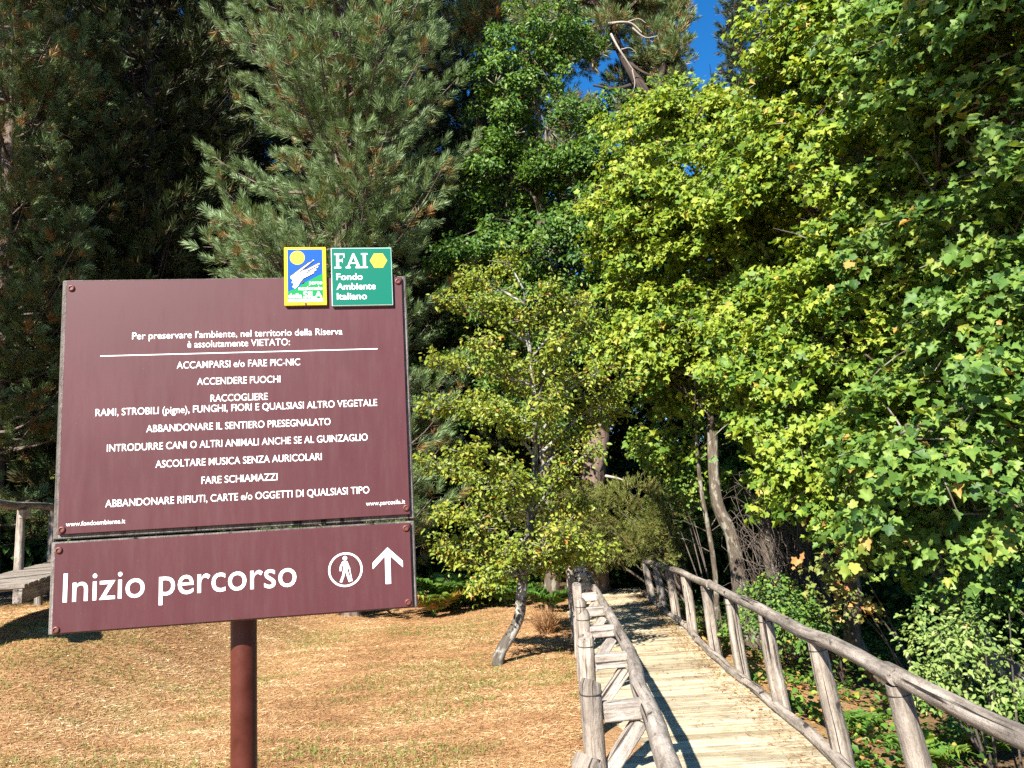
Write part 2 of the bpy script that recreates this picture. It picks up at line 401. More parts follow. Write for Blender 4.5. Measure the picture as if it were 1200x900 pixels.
def panel_mat():
    m, nt, b = new_mat('maroon_panel'); co = objco(nt)
    n = noise_n(nt, co, 3.0, 5, 0.6); n2 = noise_n(nt, co, 1.0, 7, 0.75, (34, 34, 5)); n3 = noise_n(nt, co, 240, 3, 0.6)
    r = ramp(nt, [(0.3, (0.055, 0.0150, 0.0175)), (0.7, (0.068, 0.0190, 0.0225))], n.outputs['Fac'])
    st = ramp(nt, [(0.50, (0, 0, 0)), (0.85, (0.07, 0.07, 0.07))], n2.outputs['Fac'])
    c = mixc(nt, st.outputs[0], r.outputs[0], (0.20, 0.16, 0.15))
    sp = ramp(nt, [(0.69, (0, 0, 0)), (0.74, (0.35, 0.35, 0.35))], n3.outputs['Fac'])
    c = mixc(nt, sp.outputs[0], c, (0.28, 0.24, 0.22))
    nt.links.new(c, b.inputs['Base Color']); rr = ramp(nt, [(0.3, (0.38,) * 3), (0.7, (0.62,) * 3)], n2.outputs['Fac']); nt.links.new(rr.outputs[0], b.inputs['Roughness'])
    b.inputs['Specular IOR Level'].default_value = 0.25
    return m
M_maroon = panel_mat()
M_white = flat_mat('white_lettering', (0.75, 0.75, 0.74), 0.45)
M_post = flat_mat('painted_post', (0.056, 0.012, 0.007), 0.42, 0.3, 0.28, 14)
M_bolt = flat_mat('rusty_bolt', (0.10, 0.024, 0.016), 0.5, 0.5, 0.35, 200)
M_green = flat_mat('green_plate', (0.0, 0.104, 0.068), 0.4, 0.2)
M_edge = flat_mat('plate_edge', (0.45, 0.62, 0.55), 0.4)
M_yellow = flat_mat('yellow_plate', (0.52, 0.40, 0.015), 0.4, 0.2)
M_paleyellow = flat_mat('pale_yellow', (0.50, 0.38, 0.04), 0.4, 0.2)
M_blue = flat_mat('blue_print', (0.001, 0.056, 0.25), 0.4, 0.2)
M_hill = flat_mat('green_print', (0.002, 0.19, 0.048), 0.4, 0.2)
M_black = flat_mat('dark_print', (0.03, 0.02, 0.03), 0.4)
M_pale = flat_mat('pale_print', (0.55, 0.72, 0.66), 0.4)

# ------------------------------------------------------------------ ground
def ground():
    def axis(lo, hi, mid0, mid1, fine, coarse):
        a = list(np.arange(mid0, mid1, fine)); x = mid1; st = fine
        while x < hi: a.append(x); st = min(st * 1.15, coarse); x += st
        a.append(hi); x = mid0; st = fine; b = []
        while True:
            st = min(st * 1.15, coarse); x -= st
            if x <= lo: break
            b.append(x)
        b.append(lo); return np.array(b[::-1] + a)
    xs = axis(-150, 150, -10, 10, 0.2, 12); ys = axis(-60, 250, 1, 20, 0.2, 12)
    X, Y = np.meshgrid(xs, ys); Z = hgt(X, Y)
    V = np.stack([X, Y, Z], -1).reshape(-1, 3); nx, ny = len(xs), len(ys)
    i = (np.arange(ny - 1)[:, None] * nx + np.arange(nx - 1)[None]).ravel()
    F = np.stack([i, i + 1, i + nx + 1, i + nx], 1)
    m, nt, b = new_mat('dry_lawn_and_forest_floor')
    co = objco(nt)
    n1 = noise_n(nt, co, 1.1, 6, 0.62); n2 = noise_n(nt, co, 26, 6, 0.75); n3 = noise_n(nt, co, 0.55, 4, 0.6)
    dry = ramp(nt, [(0.28, (0.13, 0.065, 0.022)), (0.5, (0.32, 0.18, 0.083)), (0.72, (0.46, 0.30, 0.155))], n2.outputs['Fac'])
    grn = ramp(nt, [(0.3, (0.09, 0.12, 0.03)), (0.7, (0.26, 0.25, 0.08))], n2.outputs['Fac'])
    fg = ramp(nt, [(0.52, (0, 0, 0)), (0.72, (0.4, 0.4, 0.4))], n1.outputs['Fac'])
    lawn = mixc(nt, fg.outputs[0], dry.outputs[0], grn.outputs[0])
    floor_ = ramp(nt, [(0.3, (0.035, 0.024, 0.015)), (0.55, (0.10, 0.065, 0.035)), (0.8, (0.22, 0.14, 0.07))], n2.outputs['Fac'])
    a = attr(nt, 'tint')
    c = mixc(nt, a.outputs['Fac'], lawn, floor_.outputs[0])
    nt.links.new(c, b.inputs['Base Color']); b.inputs['Roughness'].default_value = 0.95; b.inputs['Specular IOR Level'].default_value = 0.1
    bump(nt, b, n2.outputs['Fac'], 0.03, 0.8)
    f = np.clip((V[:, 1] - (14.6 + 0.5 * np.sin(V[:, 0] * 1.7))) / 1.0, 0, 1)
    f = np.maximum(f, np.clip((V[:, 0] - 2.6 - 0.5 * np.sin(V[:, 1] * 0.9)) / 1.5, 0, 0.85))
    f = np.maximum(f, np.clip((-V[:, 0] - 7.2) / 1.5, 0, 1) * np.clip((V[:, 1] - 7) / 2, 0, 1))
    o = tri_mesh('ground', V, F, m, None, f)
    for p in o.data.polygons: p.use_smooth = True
    tag(o, kind='structure')
ground()

# ------------------------------------------------------------------ the sign
SY = math.radians(8.676); SK = 0.52; SC = Vector((-0.79435 * SK, 2.2 * SK, CAM_Z + 0.23464 * SK)); SR = Vector((math.cos(SY), math.sin(SY), 0))
base = SC + (Vector((-math.sin(SY), math.cos(SY), 0)) * 0.115 - SR * 0.009) * SK
sign = empty('trail_sign', (base.x, base.y, H(base.x, base.y)), SY)
tag(sign, 'maroon trail rules sign of two stacked panels with white lettering on a red-brown pole', 'sign')
sign.scale = (SK, SK, SK)
SZ = (SC.z - sign.location.z) / SK
OX, OY = 0.009, -0.115                                  # sign plane: local x = u + OX, local y = OY - d (d towards the viewer)
def S(u, v, d=0.0): return (u + OX, OY - d, v + SZ)
def plate(mb, u0, u1, v0, v1, d0, d1, bev=0.002, t=0.5, seed=0):
    mb.box(((u0 + u1) / 2 + OX, OY - (d0 + d1) / 2, (v0 + v1) / 2 + SZ), (1, 0, 0), (0, 1, 0), (0, 0, 1), (u1 - u0) / 2, abs(d1 - d0) / 2, (v1 - v0) / 2, bev=bev, t=t, gl='z', seed=seed)
mb = MB(); mb.tube([(0, 0, -0.4), (0, 0, 0.5), (0, 0, 1.4), (0, 0, SZ + 0.30)], 0.0365, 40); mb.build('pole', M_post, sign)
mb = MB(); mb.tube([(0, 0, SZ + 0.3005), (0, 0, SZ + 0.312)], [0.037, 0.03], 32); mb.build('pole_cap', M_post, sign)
for v in (-0.10, 0.22, -0.37):
    mb = MB()
    mb.box((0.0, -0.018, v + SZ), (1, 0, 0), (0, 1, 0), (0, 0, 1), 0.06, 0.060, 0.02, bev=0.004)
    mb.build('clamp', M_post, sign)
mb = MB(); plate(mb, -0.4900, 0.4925, -0.2430, 0.4945, -0.030, -0.004, 0.003, 0.55, 3); mb.build('backing_board', M_board, sign)
mb = MB(); plate(mb, -0.4930, 0.4915, -0.4945, -0.2490, -0.030, -0.004, 0.003, 0.40, 9); mb.build('backing_board', M_board, sign)
for u in (-0.30, 0.30):
    mb = MB(); plate(mb, u - 0.03, u + 0.03, -0.46, 0.40, -0.048, -0.0305, 0.003, 0.4, 11); mb.build('batten', M_board, sign)
mb = MB(); plate(mb, -0.4745, 0.4805, -0.2300, 0.4895, -0.003, 0.006, 0.0015); up_panel = mb.build('rules_panel', M_maroon, sign)
mb = MB(); plate(mb, -0.4795, 0.4790, -0.4905, -0.2535, -0.003, 0.006, 0.0015); lo_panel = mb.build('direction_panel', M_maroon, sign)

def text_tris(body, u0, u1, v, capscale, bold=0.0, d=0.0068):
    """words as flat letter shapes: baseline v, from u0 to u1, capscale = height of a capital"""
    cu = bpy.data.curves.new('lettering', 'FONT'); cu.body = body; cu.size = 1.0; cu.offset = bold; cu.resolution_u = 4
    o = bpy.data.objects.new('lettering', cu); COL.objects.link(o)
    bpy.context.view_layer.update()
    dg = bpy.context.evaluated_depsgraph_get(); me = bpy.data.meshes.new_from_object(o.evaluated_get(dg))
    co = np.empty(len(me.vertices) * 3, np.float32); me.vertices.foreach_get('co', co); co = co.reshape(-1, 3)
    fs = [tuple(p.vertices) for p in me.polygons]
    bpy.data.objects.remove(o); bpy.data.curves.remove(cu); bpy.data.meshes.remove(me)
    x0, x1 = co[:, 0].min(), co[:, 0].max()
    X = u0 + (co[:, 0] - x0) / (x1 - x0) * (u1 - u0); Z = v + co[:, 1] / 0.70 * capscale
    return [S(float(a), float(b), d) for a, b in zip(X, Z)], fs
def lettering(lines, name, mat, parent):
    mb = MB()
    for L in lines: mb.add(*text_tris(*L))
    return mb.build(name, mat, parent, recalc=False)
CH = 0.0205
rules = [("Per preservare l\u2019ambiente, nel territorio della Riserva", -0.2934, 0.2991, 0.3120, CH, 0.001),
         ("\u00e8 assolutamente VIETATO:", -0.1423, 0.1465, 0.2835, CH, 0.001),
         ("ACCAMPARSI e/o FARE PIC-NIC", -0.1704, 0.1749, 0.2223, CH, 0.003),
         ("ACCENDERE FUOCHI", -0.1142, 0.1183, 0.1728, CH, 0.003),
         ("RACCOGLIERE", -0.0769, 0.0818, 0.1226, CH, 0.003),
         ("RAMI, STROBILI (pigne), FUNGHI, FIORI E QUALSIASI ALTRO VEGETALE", -0.3861, 0.3953, 0.0930, CH, 0.003),
         ("ABBANDONARE IL SENTIERO PRESEGNALATO", -0.2501, 0.2594, 0.0416, CH, 0.003),
         ("INTRODURRE CANI O ALTRI ANIMALI ANCHE SE AL GUINZAGLIO", -0.3532, 0.3649, -0.0087, CH, 0.003),
         ("ASCOLTARE MUSICA SENZA AURICOLARI", -0.2239, 0.2324, -0.0596, CH, 0.003),
         ("FARE SCHIAMAZZI", -0.1004, 0.1076, -0.1115, CH, 0.003),
         ("ABBANDONARE RIFIUTI, CARTE e/o OGGETTI DI QUALSIASI TIPO", -0.3535, 0.3654, -0.1624, CH, 0.003),
         ("www.parcosila.it", 0.355, 0.467, -0.1980, 0.0125, 0.002),
         ("www.fondoambiente.it", -0.4533, -0.3005, -0.2087, 0.0125, 0.002)]
for line in rules: lettering([line], 'lettering', M_white, up_panel)
mb = MB(); mb.add([S(-0.3778, 0.2640, .0068), S(0.4013, 0.2640, .0068), S(0.4013, 0.2668, .0068), S(-0.3778, 0.2668, .0068)], [(0, 1, 2, 3)])
mb.build('ruled_line', M_white, up_panel, recalc=False)
lettering([("Inizio percorso", -0.4545, 0.1570, -0.4100, 0.0770, 0.002)], 'lettering', M_white, lo_panel)
def ring(mb, c, r0, r1, d, n=56):
    V = []
    for k in range(n):
        a = 2 * math.pi * k / n
        V += [S(c[0] + math.cos(a) * r0, c[1] + math.sin(a) * r0, d), S(c[0] + math.cos(a) * r1, c[1] + math.sin(a) * r1, d)]
    mb.add(V, [(2 * k, 2 * k + 1, (2 * k + 3) % (2 * n), (2 * k + 2) % (2 * n)) for k in range(n)])
def disc(mb, c, r, d, n=28):
    mb.add([S(c[0] + math.cos(2 * math.pi * k / n) * r, c[1] + math.sin(2 * math.pi * k / n) * r, d) for k in range(n)], [tuple(range(n))])
def poly(mb, pts, d): mb.add([S(u, v, d) for u, v in pts], [tuple(range(len(pts)))])
def strip(mb, pts, w, d):
    for (a, b), (c, e) in zip(pts[:-1], pts[1:]):
        L = math.hypot(c - a, e - b); nx, ny = -(e - b) / L * w / 2, (c - a) / L * w / 2
        poly(mb, [(a + nx, b + ny), (a - nx, b - ny), (c - nx, e - ny), (c + nx, e + ny)], d)
        d += 0.00012
mb = MB(); ring(mb, (0.2926, -0.3744), 0.0425, 0.0478, .0068)
disc(mb, (0.2917, -0.3425), 0.0062, .0068)
poly(mb, [(0.2868, -0.3505), (0.2965, -0.3505), (0.2985, -0.3790), (0.2858, -0.3790)], .0068)      # torso
strip(mb, [(0.2868, -0.3520), (0.2795, -0.3660), (0.2785, -0.3775)], 0.0050, .0069)                  # rear arm
strip(mb, [(0.2960, -0.3520), (0.3010, -0.3650), (0.3045, -0.3735)], 0.0046, .0070)                  # front arm
strip(mb, [(0.2890, -0.3770), (0.2860, -0.3920), (0.2790, -0.4085)], 0.0066, .0071)                  # legs
strip(mb, [(0.2950, -0.3770), (0.2995, -0.3920), (0.3045, -0.4085)], 0.0066, .0072)
strip(mb, [(0.3035, -0.3710), (0.3105, -0.4075)], 0.0026, .0074)                                     # walking stick
mb.build('walker_pictogram', M_white, lo_panel, recalc=False)
mb = MB()
poly(mb, [(0.4122, -0.3199), (0.4545, -0.3605), (0.4545, -0.3785), (0.4195, -0.3445), (0.4195, -0.4222), (0.4042, -0.4222), (0.4042, -0.3445), (0.3692, -0.3785), (0.3692, -0.3605)], .0068)
mb.build('arrow', M_white, lo_panel, recalc=False)

def bolt(u, v, d=0.006):
    mb = MB(); prof = [(0.0098, 0.0), (0.0095, 0.0025), (0.0076, 0.0048), (0.0058, 0.0054)]
    n = 18; V = []
    for r, h in prof: V += [S(u + math.cos(2 * math.pi * k / n) * r, v + math.sin(2 * math.pi * k / n) * r, d + h) for k in range(n)]
    Fc = [(i * n + k, i * n + (k + 1) % n, (i + 1) * n + (k + 1) % n, (i + 1) * n + k) for i in range(len(prof) - 1) for k in range(n)]
    o = len(V); V += [S(u + math.cos(2 * math.pi * k / n) * 0.005, v + math.sin(2 * math.pi * k / n) * 0.005, d + 0.0025) for k in range(n)]
    Fc += [(3 * n + k, 3 * n + (k + 1) % n, o + (k + 1) % n, o + k) for k in range(n)] + [tuple(range(o, o + n))]
    mb.add(V, Fc, None, 0.5, False); mb.build('bolt', M_bolt, sign)
for u, v in [(-0.461, 0.4668), (0.4686, 0.4742), (-0.4631, -0.2168), (0.4695, -0.2107), (-0.4687, -0.2714), (-0.4687, -0.4801), (0.4667, -0.2686), (0.4657, -0.4768)]: bolt(u, v)

# the green plate
D0 = 0.0075
mb = MB(); plate(mb, 0.2710, 0.4519, 0.3975, 0.5790, D0 - 0.001, D0 + 0.009, 0.001); gp = mb.build('green_plate', M_edge, sign)
e = D0 + 0.0095
mb = MB(); poly(mb, [(0.2730, 0.3995), (0.4499, 0.3995), (0.4499, 0.5770), (0.2730, 0.5770)], e); mb.build('plate_face', M_green, gp, recalc=False)
lettering([("Fondo", 0.2858, 0.3634, 0.4782, 0.0200, 0.012, e + .0008), ("Ambiente", 0.2858, 0.4012, 0.4480, 0.0200, 0.012, e + .0008), ("Italiano", 0.2862, 0.3747, 0.4172, 0.0200, 0.012, e + .0008)], 'lettering', M_white, gp)
mb = MB(); y0, y1 = 0.5143, 0.5612; sf = 0.0045; dd = e + .0008
def rect(u0, v0, u1, v1, k=0): poly(mb, [(u0, v0), (u1, v0), (u1, v1), (u0, v1)], dd + k * 0.00012)
# F
rect(.2865, y0, .2945, y1); rect(.2805, y0, .3005, y0 + sf, 1); rect(.2805, y1 - sf, .3105, y1, 1); rect(.2945, .5365, .3055, .5410, 2)
poly(mb, [(.3062, y1), (.3105, y1), (.3105, y1 - .014), (.3085, y1 - .014)], dd + .0004); poly(mb, [(.3035, .5345), (.3055, .5315), (.3055, .5460), (.3035, .5430)], dd + .0005)
# A
poly(mb, [(.3345, y1), (.3395, y1), (.3570, y0 + sf), (.3480, y0 + sf)], dd); poly(mb, [(.3345, y1 - .002), (.3375, y1 - .012), (.3230, y0 + sf), (.3185, y0 + sf)], dd + .0002)
rect(.3255, .5285, .3480, .5325, 2); rect(.3140, y0, .3285, y0 + sf, 3); rect(.3430, y0, .3605, y0 + sf, 3)
# I
rect(.3660, y0, .3742, y1); rect(.3605, y0, .3797, y0 + sf, 4); rect(.3605, y1 - sf, .3797, y1, 1)
mb.build('serif_initials', M_white, gp, recalc=False)
mb = MB(); hc = (0.4123, 0.5375)
poly(mb, [(hc[0] + math.cos(math.radians(a)) * 0.0262, hc[1] + math.sin(math.radians(a)) * 0.0262) for a in range(0, 360, 60)], dd); hx = mb.build('hexagon_mark', M_paleyellow, gp, recalc=False)
mb = MB()
for a in (0, 120, 240):
    p = (hc[0] + math.cos(math.radians(a)) * .017, hc[1] + math.sin(math.radians(a)) * .017)
    strip(mb, [hc, p], 0.0022, dd + .0006 + a * 1e-6)
    q = (hc[0] + math.cos(math.radians(a + 60)) * .0215, hc[1] + math.sin(math.radians(a + 60)) * .0215); q2 = (hc[0] + math.cos(math.radians(a + 60)) * .013, hc[1] + math.sin(math.radians(a + 60)) * .013)
    strip(mb, [q2, q], 0.0022, dd + .0009 + a * 1e-6)
mb.build('hexagon_lines', flat_mat('ochre_lines', (0.45, 0.28, 0.03), .4), hx, recalc=False)

# the yellow framed emblem plate
mb = MB(); plate(mb, 0.1335, 0.2562, 0.4012, 0.5822, D0 - 0.001, D0 + 0.009, 0.001); ep = mb.build('emblem_plate', M_yellow, sign)
b0 = dict(u0=.1435, u1=.2450, v0=.4215, v1=.5750)
mb = MB(); poly(mb, [(b0['u0'], b0['v0']), (b0['u1'], b0['v0']), (b0['u1'], b0['v1']), (b0['u0'], b0['v1'])], e); mb.build('blue_field', M_blue, ep, recalc=False)
mb = MB(); poly(mb, [(.1435, .4215), (.2450, .4215), (.2450, .4990), (.2115, .4812), (.1880, .4691), (.1745, .4569), (.1435, .4440)], e + .0004); mb.build('green_hill', M_hill, ep, recalc=False)
mb = MB(); poly(mb, [(.1435, .4125), (.2450, .4125), (.2450, .4214), (.1435, .4214)], e); mb.build('pale_band', M_pale, ep, recalc=False)
mb = MB(); disc(mb, (.1723, .5489), .0218, e + .0004); mb.build('yellow_sun', M_paleyellow, ep, recalc=False)
mb = MB()
poly(mb, [(.1510, .4865), (.1700, .4960), (.1930, .5120), (.2040, .5060), (.1930, .4900), (.1790, .4720), (.1720, .4590), (.1640, .4530), (.1570, .4590), (.1620, .4680), (.1545, .4720), (.1590, .4790)], e + .0008)
k = 0
for a, b in [((.1520, .4890), (.2090, .5330)), ((.1640, .4930), (.2200, .5410)), ((.1800, .4990), (.2370, .5300)), ((.1880, .4960), (.2330, .5210)), ((.1870, .4900), (.2270, .5110)), ((.1850, .4840), (.2200, .5020))]:
    strip(mb, [a, b], 0.0034, e + .0010 + k * .0002); k += 1
mb.build('white_streaks', M_white, ep, recalc=False)
mb = MB(); k = 0
for a, b in [((.1510, .4925), (.2060, .5370)), ((.1700, .4990), (.2180, .5395)), ((.1900, .5090), (.2360, .5345)), ((.1960, .5010), (.2340, .5250))]:
    strip(mb, [a, b], 0.0016, e + .0024 + k * .0002); k += 1
disc(mb, (.1864, .4727), .0040, e + .0022)
mb.build('dark_streaks', M_black, ep, recalc=False)
lettering([("parco", .2060, .2440, .4655, .0120, .014, e + .0012), ("nazionale", .1750, .2440, .4480, .0120, .014, e + .0012), ("della", .1450, .1845, .4240, .0140, .014, e + .0012), ("SILA", .1880, .2435, .4240, .0195, .02, e + .0012)], 'lettering', M_white, ep)
mb = MB(); disc(mb, (.1948, .4060), .0040, e + .0006); mb.build('screw_head', M_bolt, ep, recalc=False)

# ------------------------------------------------------------------ boardwalk to the right of the sign
def dl(y): return 0.50 + 0.032 * (y - 5.65)              # left edge of the deck
def dr(y): return 1.99 + 0.036 * (y - 5.4)               # right edge of the deck
walk = empty('boardwalk', (1.2, 4.0, 0)); tag(walk, 'ground level boardwalk of pale weathered planks leading into the trees', 'boardwalk')
rng = random.Random(5)
mb = MB(); y = 0.6; i = 0
while y < 16.6:
    w = rng.uniform(0.125, 0.150); yc = y + w / 2
    a = Vector((dl(yc) - 0.03 + rng.uniform(-.02, .02), yc, 0)); b = Vector((dr(yc) + rng.uniform(-.02, .02), yc + 0.015, 0))
    c = (a + b) / 2; d = (b - a).normalized(); sd = Vector((-d.y, d.x, 0))
    tl = rng.uniform(-.010, .010)
    z = -0.022 + rng.uniform(-.004, .004)
    mb.box((c.x, c.y, z), d, sd, (0, 0, 1), (b - a).length / 2, w / 2 - 0.0065, 0.021, bev=0.004, t=rng.uniform(0.1, 0.95), gl='x', seed=i)
    y += w; i += 1
mb.build('deck', M_deck, walk, (1.2, 4.0, 0))
for off in (0.12, 0.75, 1.38):
    mb = MB(); mb.beam((dl(0.7) + off, 0.7, -0.11), (dl(16.4) + off, 16.4, -0.11), 0.09, 0.13, seed=int(off * 10)); mb.build('joist', M_deck_dk, walk, (1.2, 4.0, 0))
ks = [1.0, 4.3, 7.6, 9.9, 12.4, 15.2]
for k in range(len(ks) - 1):
    ya, yb = ks[k] + 0.01, ks[k + 1] - 0.01; n = 8; mb = MB()
    jx = [0.0, 0.03, -0.01, 0.06, 0.0][k]
    pts = [(dr(q) - 0.045 + jx * math.sin(i / n * 3) + 0.008 * math.sin(i * 1.7 + k), q, 0.036 + 0.004 * math.sin(i * 2.1)) for i, q in enumerate(np.linspace(ya, yb, n + 1))]
    mb.tube(pts, lerp_r([0.042, 0.046, 0.040], n + 1), 10, 0.14, k + 20, t=0.6); mb.build('kerb', M_wood, walk, (1.2, 4.0, 0))

M_wire = flat_mat('dark_wire', (0.03, 0.025, 0.022), 0.6)
def wire_band(parent, c, axis, r, origin, turns=1):
    a = Vector(axis).normalized(); u = a.orthogonal().normalized(); v = a.cross(u); mb = MB(); n = 22
    for t_ in range(turns):
        mb.tube([Vector(c) + a * (.007 * t_ + .004 * math.sin(k * 2 * math.pi / n + 1)) + u * (math.cos(2 * math.pi * k / n) * r) + v * (math.sin(2 * math.pi * k / n) * r) for k in range(n + 1)], .0026, 5, 0, 1, cap=False)
    mb.build('wire_band', M_wire, parent, origin)
# right railing
rr = empty('log_railing', (2.0, 5.4, 0)); tag(rr, 'railing of round logs with upright posts on the right side of the boardwalk', 'railing')
RO = (2.0, 5.4, 0)
def rpath(pts, n=5): return curve_pts(pts, n)
railr = [[(1.74, 1.5, .80), (1.80, 2.5, .815), (1.855, 3.4, .79), (1.90, 4.30, .795)],
         [(1.86, 4.12, .80), (1.915, 5.0, .81), (1.93, 5.6, .79), (1.99, 6.68, .80), (2.05, 7.9, .785), (2.10, 9.0, .80)],
         [(2.08, 8.86, .79), (2.14, 10.0, .77), (2.17, 10.9, .775), (2.21, 12.0, .74), (2.22, 13.2, .725), (2.21, 14.3, .69)]]
for k, p in enumerate(railr):
    q = rpath(p); mb = MB(); mb.tube(q, lerp_r([[.048, .047, .046], [.044, .048, .046, .043], [.044, .042, .039]][k], len(q)), 14, 0.13, 31 + k, t=[.45, .5, .4][k]); mb.build('rail', M_wood, rr, RO)
prs = [(4.17, 1.985, 1.895, .740), (5.40, 2.03, 1.945, .745), (6.68, 2.06, 1.995, .75), (7.96, 2.11, 2.05, .735), (9.22, 2.16, 2.105, .735), (10.55, 2.20, 2.155, .725), (11.95, 2.26, 2.205, .70), (13.1, 2.28, 2.215, .68), (14.2, 2.29, 2.21, .65), (2.92, 1.94, 1.83, .76)]
for k, (y, xb, xt, zt) in enumerate(prs):
    zt += .014
    zb = -0.75; mb = MB(); sl = (xt - xb) / zt
    q = [(xb + sl * z + 0.006 * math.sin(z * 6 + k), y + 0.01 * math.sin(z * 4 + k), z) for z in np.linspace(zb, zt, 9)]
    mb.tube(q, lerp_r([0.072, 0.070, 0.066, 0.058], 9), 14, 0.10, 50 + k, t=rng.uniform(.35, .75)); po = mb.build('post', M_wood, rr, RO)
    if k < 5: wire_band(po, (xb + sl * (zt - .045) + 0.006 * math.sin((zt - .045) * 6 + k), y + 0.01 * math.sin((zt - .045) * 4 + k), zt - .045), (sl, 0, 1), .0615, RO)

# left railing with brackets
lr = empty('bracketed_railing', (0.4, 4.0, 0)); tag(lr, 'crooked log railing on brackets and braces from short posts, left side of the boardwalk', 'railing')
LO = (0.4, 4.0, 0)
raill = [[(0.40, 1.6, .80), (0.48, 2.9, .805), (0.545, 3.7, .80), (0.56, 4.15, .81), (0.645, 4.97, .80), (0.70, 6.11, .80), (0.75, 7.2, .80)],
         [(0.735, 7.05, .80), (0.79, 8.3, .79), (0.83, 9.5, .80), (0.90, 10.8, .79), (0.95, 12.4, .80)]]
for k, p in enumerate(raill):
    q = rpath(p); mb = MB(); mb.tube(q, lerp_r([[.046, .045, .044, .043, .041, .040, .039], [.040, .038, .036]][k], len(q)), 14, 0.16, 71 + k, t=.5); mb.build('rail', M_wood, lr, LO)
def raillx(y): return float(np.interp(y, [1.6, 2.9, 3.7, 4.97, 6.11, 7.2, 8.3, 9.5, 10.8, 12.4], [.40, .48, .545, .645, .70, .75, .79, .83, .90, .95]))
pls = [(2.62, .175, .955), (3.80, .290, .935), (4.97, .365, .945), (6.11, .435, .945), (7.25, .500, .90), (8.40, .560, .93), (9.60, .615, .91), (10.9, .665, .95), (12.2, .72, .90)]
for k, (y, x, zt) in enumerate(pls):
    mb = MB(); q = [(x + 0.008 * math.sin(z * 5 + k), y + 0.008 * math.sin(z * 4 + k * 2), z) for z in np.linspace(-0.35, zt - .012, 9)] + [(x, y, zt)]
    mb.tube(q, lerp_r([0.056, 0.053, 0.050], 9) + [0.044], 16, 0.07, 90 + k, t=rng.uniform(.4, .75)); po = mb.build('post', M_wood, lr, LO)
    if k < 5: wire_band(po, (x + 0.008 * math.sin((zt - .05) * 5 + k), y + 0.008 * math.sin((zt - .05) * 4 + k * 2), zt - .05), (0, 0, 1), .0525, LO)
    if k == 0: continue
    xr = raillx(y); zb = 0.795
    mb = MB(); mb.beam((x + .046, y, zb), (xr - .03, y + .01, zb + .004), 0.075, 0.085, seed=k, t=rng.uniform(.55, .9), bev=.006); mb.build('bracket', M_wood_cut, lr, LO)
    mb = MB(); mb.beam((x + .050, y + .012, zb - .27), (xr - .045, y + .012, zb - .052), 0.05, 0.075, up=(0, 0, 1), seed=k + 30, t=rng.uniform(.5, .8), bev=.005); mb.build('brace', M_wood_cut, lr, LO)

# ------------------------------------------------------------------ raised boardwalk at the left edge
rb = empty('raised_boardwalk', (-5.9, 9.6, H(-5.9, 9.6))); tag(rb, 'raised dark plank walkway on stilts behind the left edge of the sign', 'boardwalk')
A, B = Vector((-5.20, 8.2, 1.26)), Vector((-8.1, 15.7, 1.34)); D = (B - A).normalized(); N_ = Vector((-D.y, D.x, 0)).normalized()
BO = tuple(rb.location); Lw = (B - A).length; wd = 0.82
mb = MB(); s = 0.0; i = 0
while s < Lw:
    c = A + D * (s + .07) + N_ * (wd / 2)
    mb.box(c, N_, D, (0, 0, 1), wd / 2 + rng.uniform(-.015, .015), .066, .02, bev=.004, t=rng.uniform(.3, .9), gl='x', seed=i); s += .14; i += 1
mb.build('deck', M_wood, rb, BO)
for o_ in (0.06, wd - .06):
    mb = MB(); mb.beam(A + N_ * o_ - Vector((0, 0, .10)), B + N_ * o_ - Vector((0, 0, .10)), .09, .15, seed=3); mb.build('beam', M_wood, rb, BO)
for s in np.arange(4.6, Lw, 2.4):
    for o_ in (0.10, wd - .10):
        p = A + D * s + N_ * o_; mb = MB(); mb.tube([(p.x, p.y, H(p.x, p.y) - .2), (p.x, p.y, p.z - .18)], .06, 10, .06, int(s * 10)); mb.build('stilt', M_wood, rb, BO)
fl = empty('raised_walkway_railing', tuple(A + D * 2 + N_ * wd)); tag(fl, 'short log railing along the raised walkway at the left edge of the picture', 'railing')
FO = tuple(fl.location)
q = [A + D * s + N_ * (wd - .05 + .015 * math.sin(s * 2.1)) + Vector((0, 0, .93 + .012 * math.sin(s * 1.6))) for s in np.arange(0, Lw + .1, .5)]
mb = MB(); mb.tube(q, lerp_r([.06, .056, .05], len(q)), 12, .13, 8, t=.5); mb.build('rail', M_wood, fl, FO)
for k, s in enumerate(np.arange(1.15, Lw, 2.3)):
    p = A + D * s + N_ * (wd - .05); mb = MB(); mb.tube([p + Vector((0, 0, z)) for z in (.022, .3, .6, .885)], [.065, .062, .058, .05], 12, .08, k + 5, t=.6); mb.build('post', M_wood, fl, FO)
p = A + D * 3.2 + N_ * (wd - .1)
mb = MB(); mb.beam(p + Vector((0, 0, .80)), p + D * .5 + Vector((0, 0, .80)), .05, .12, seed=2, t=.9); mb.build('bracket', M_wood_cut, fl, FO)

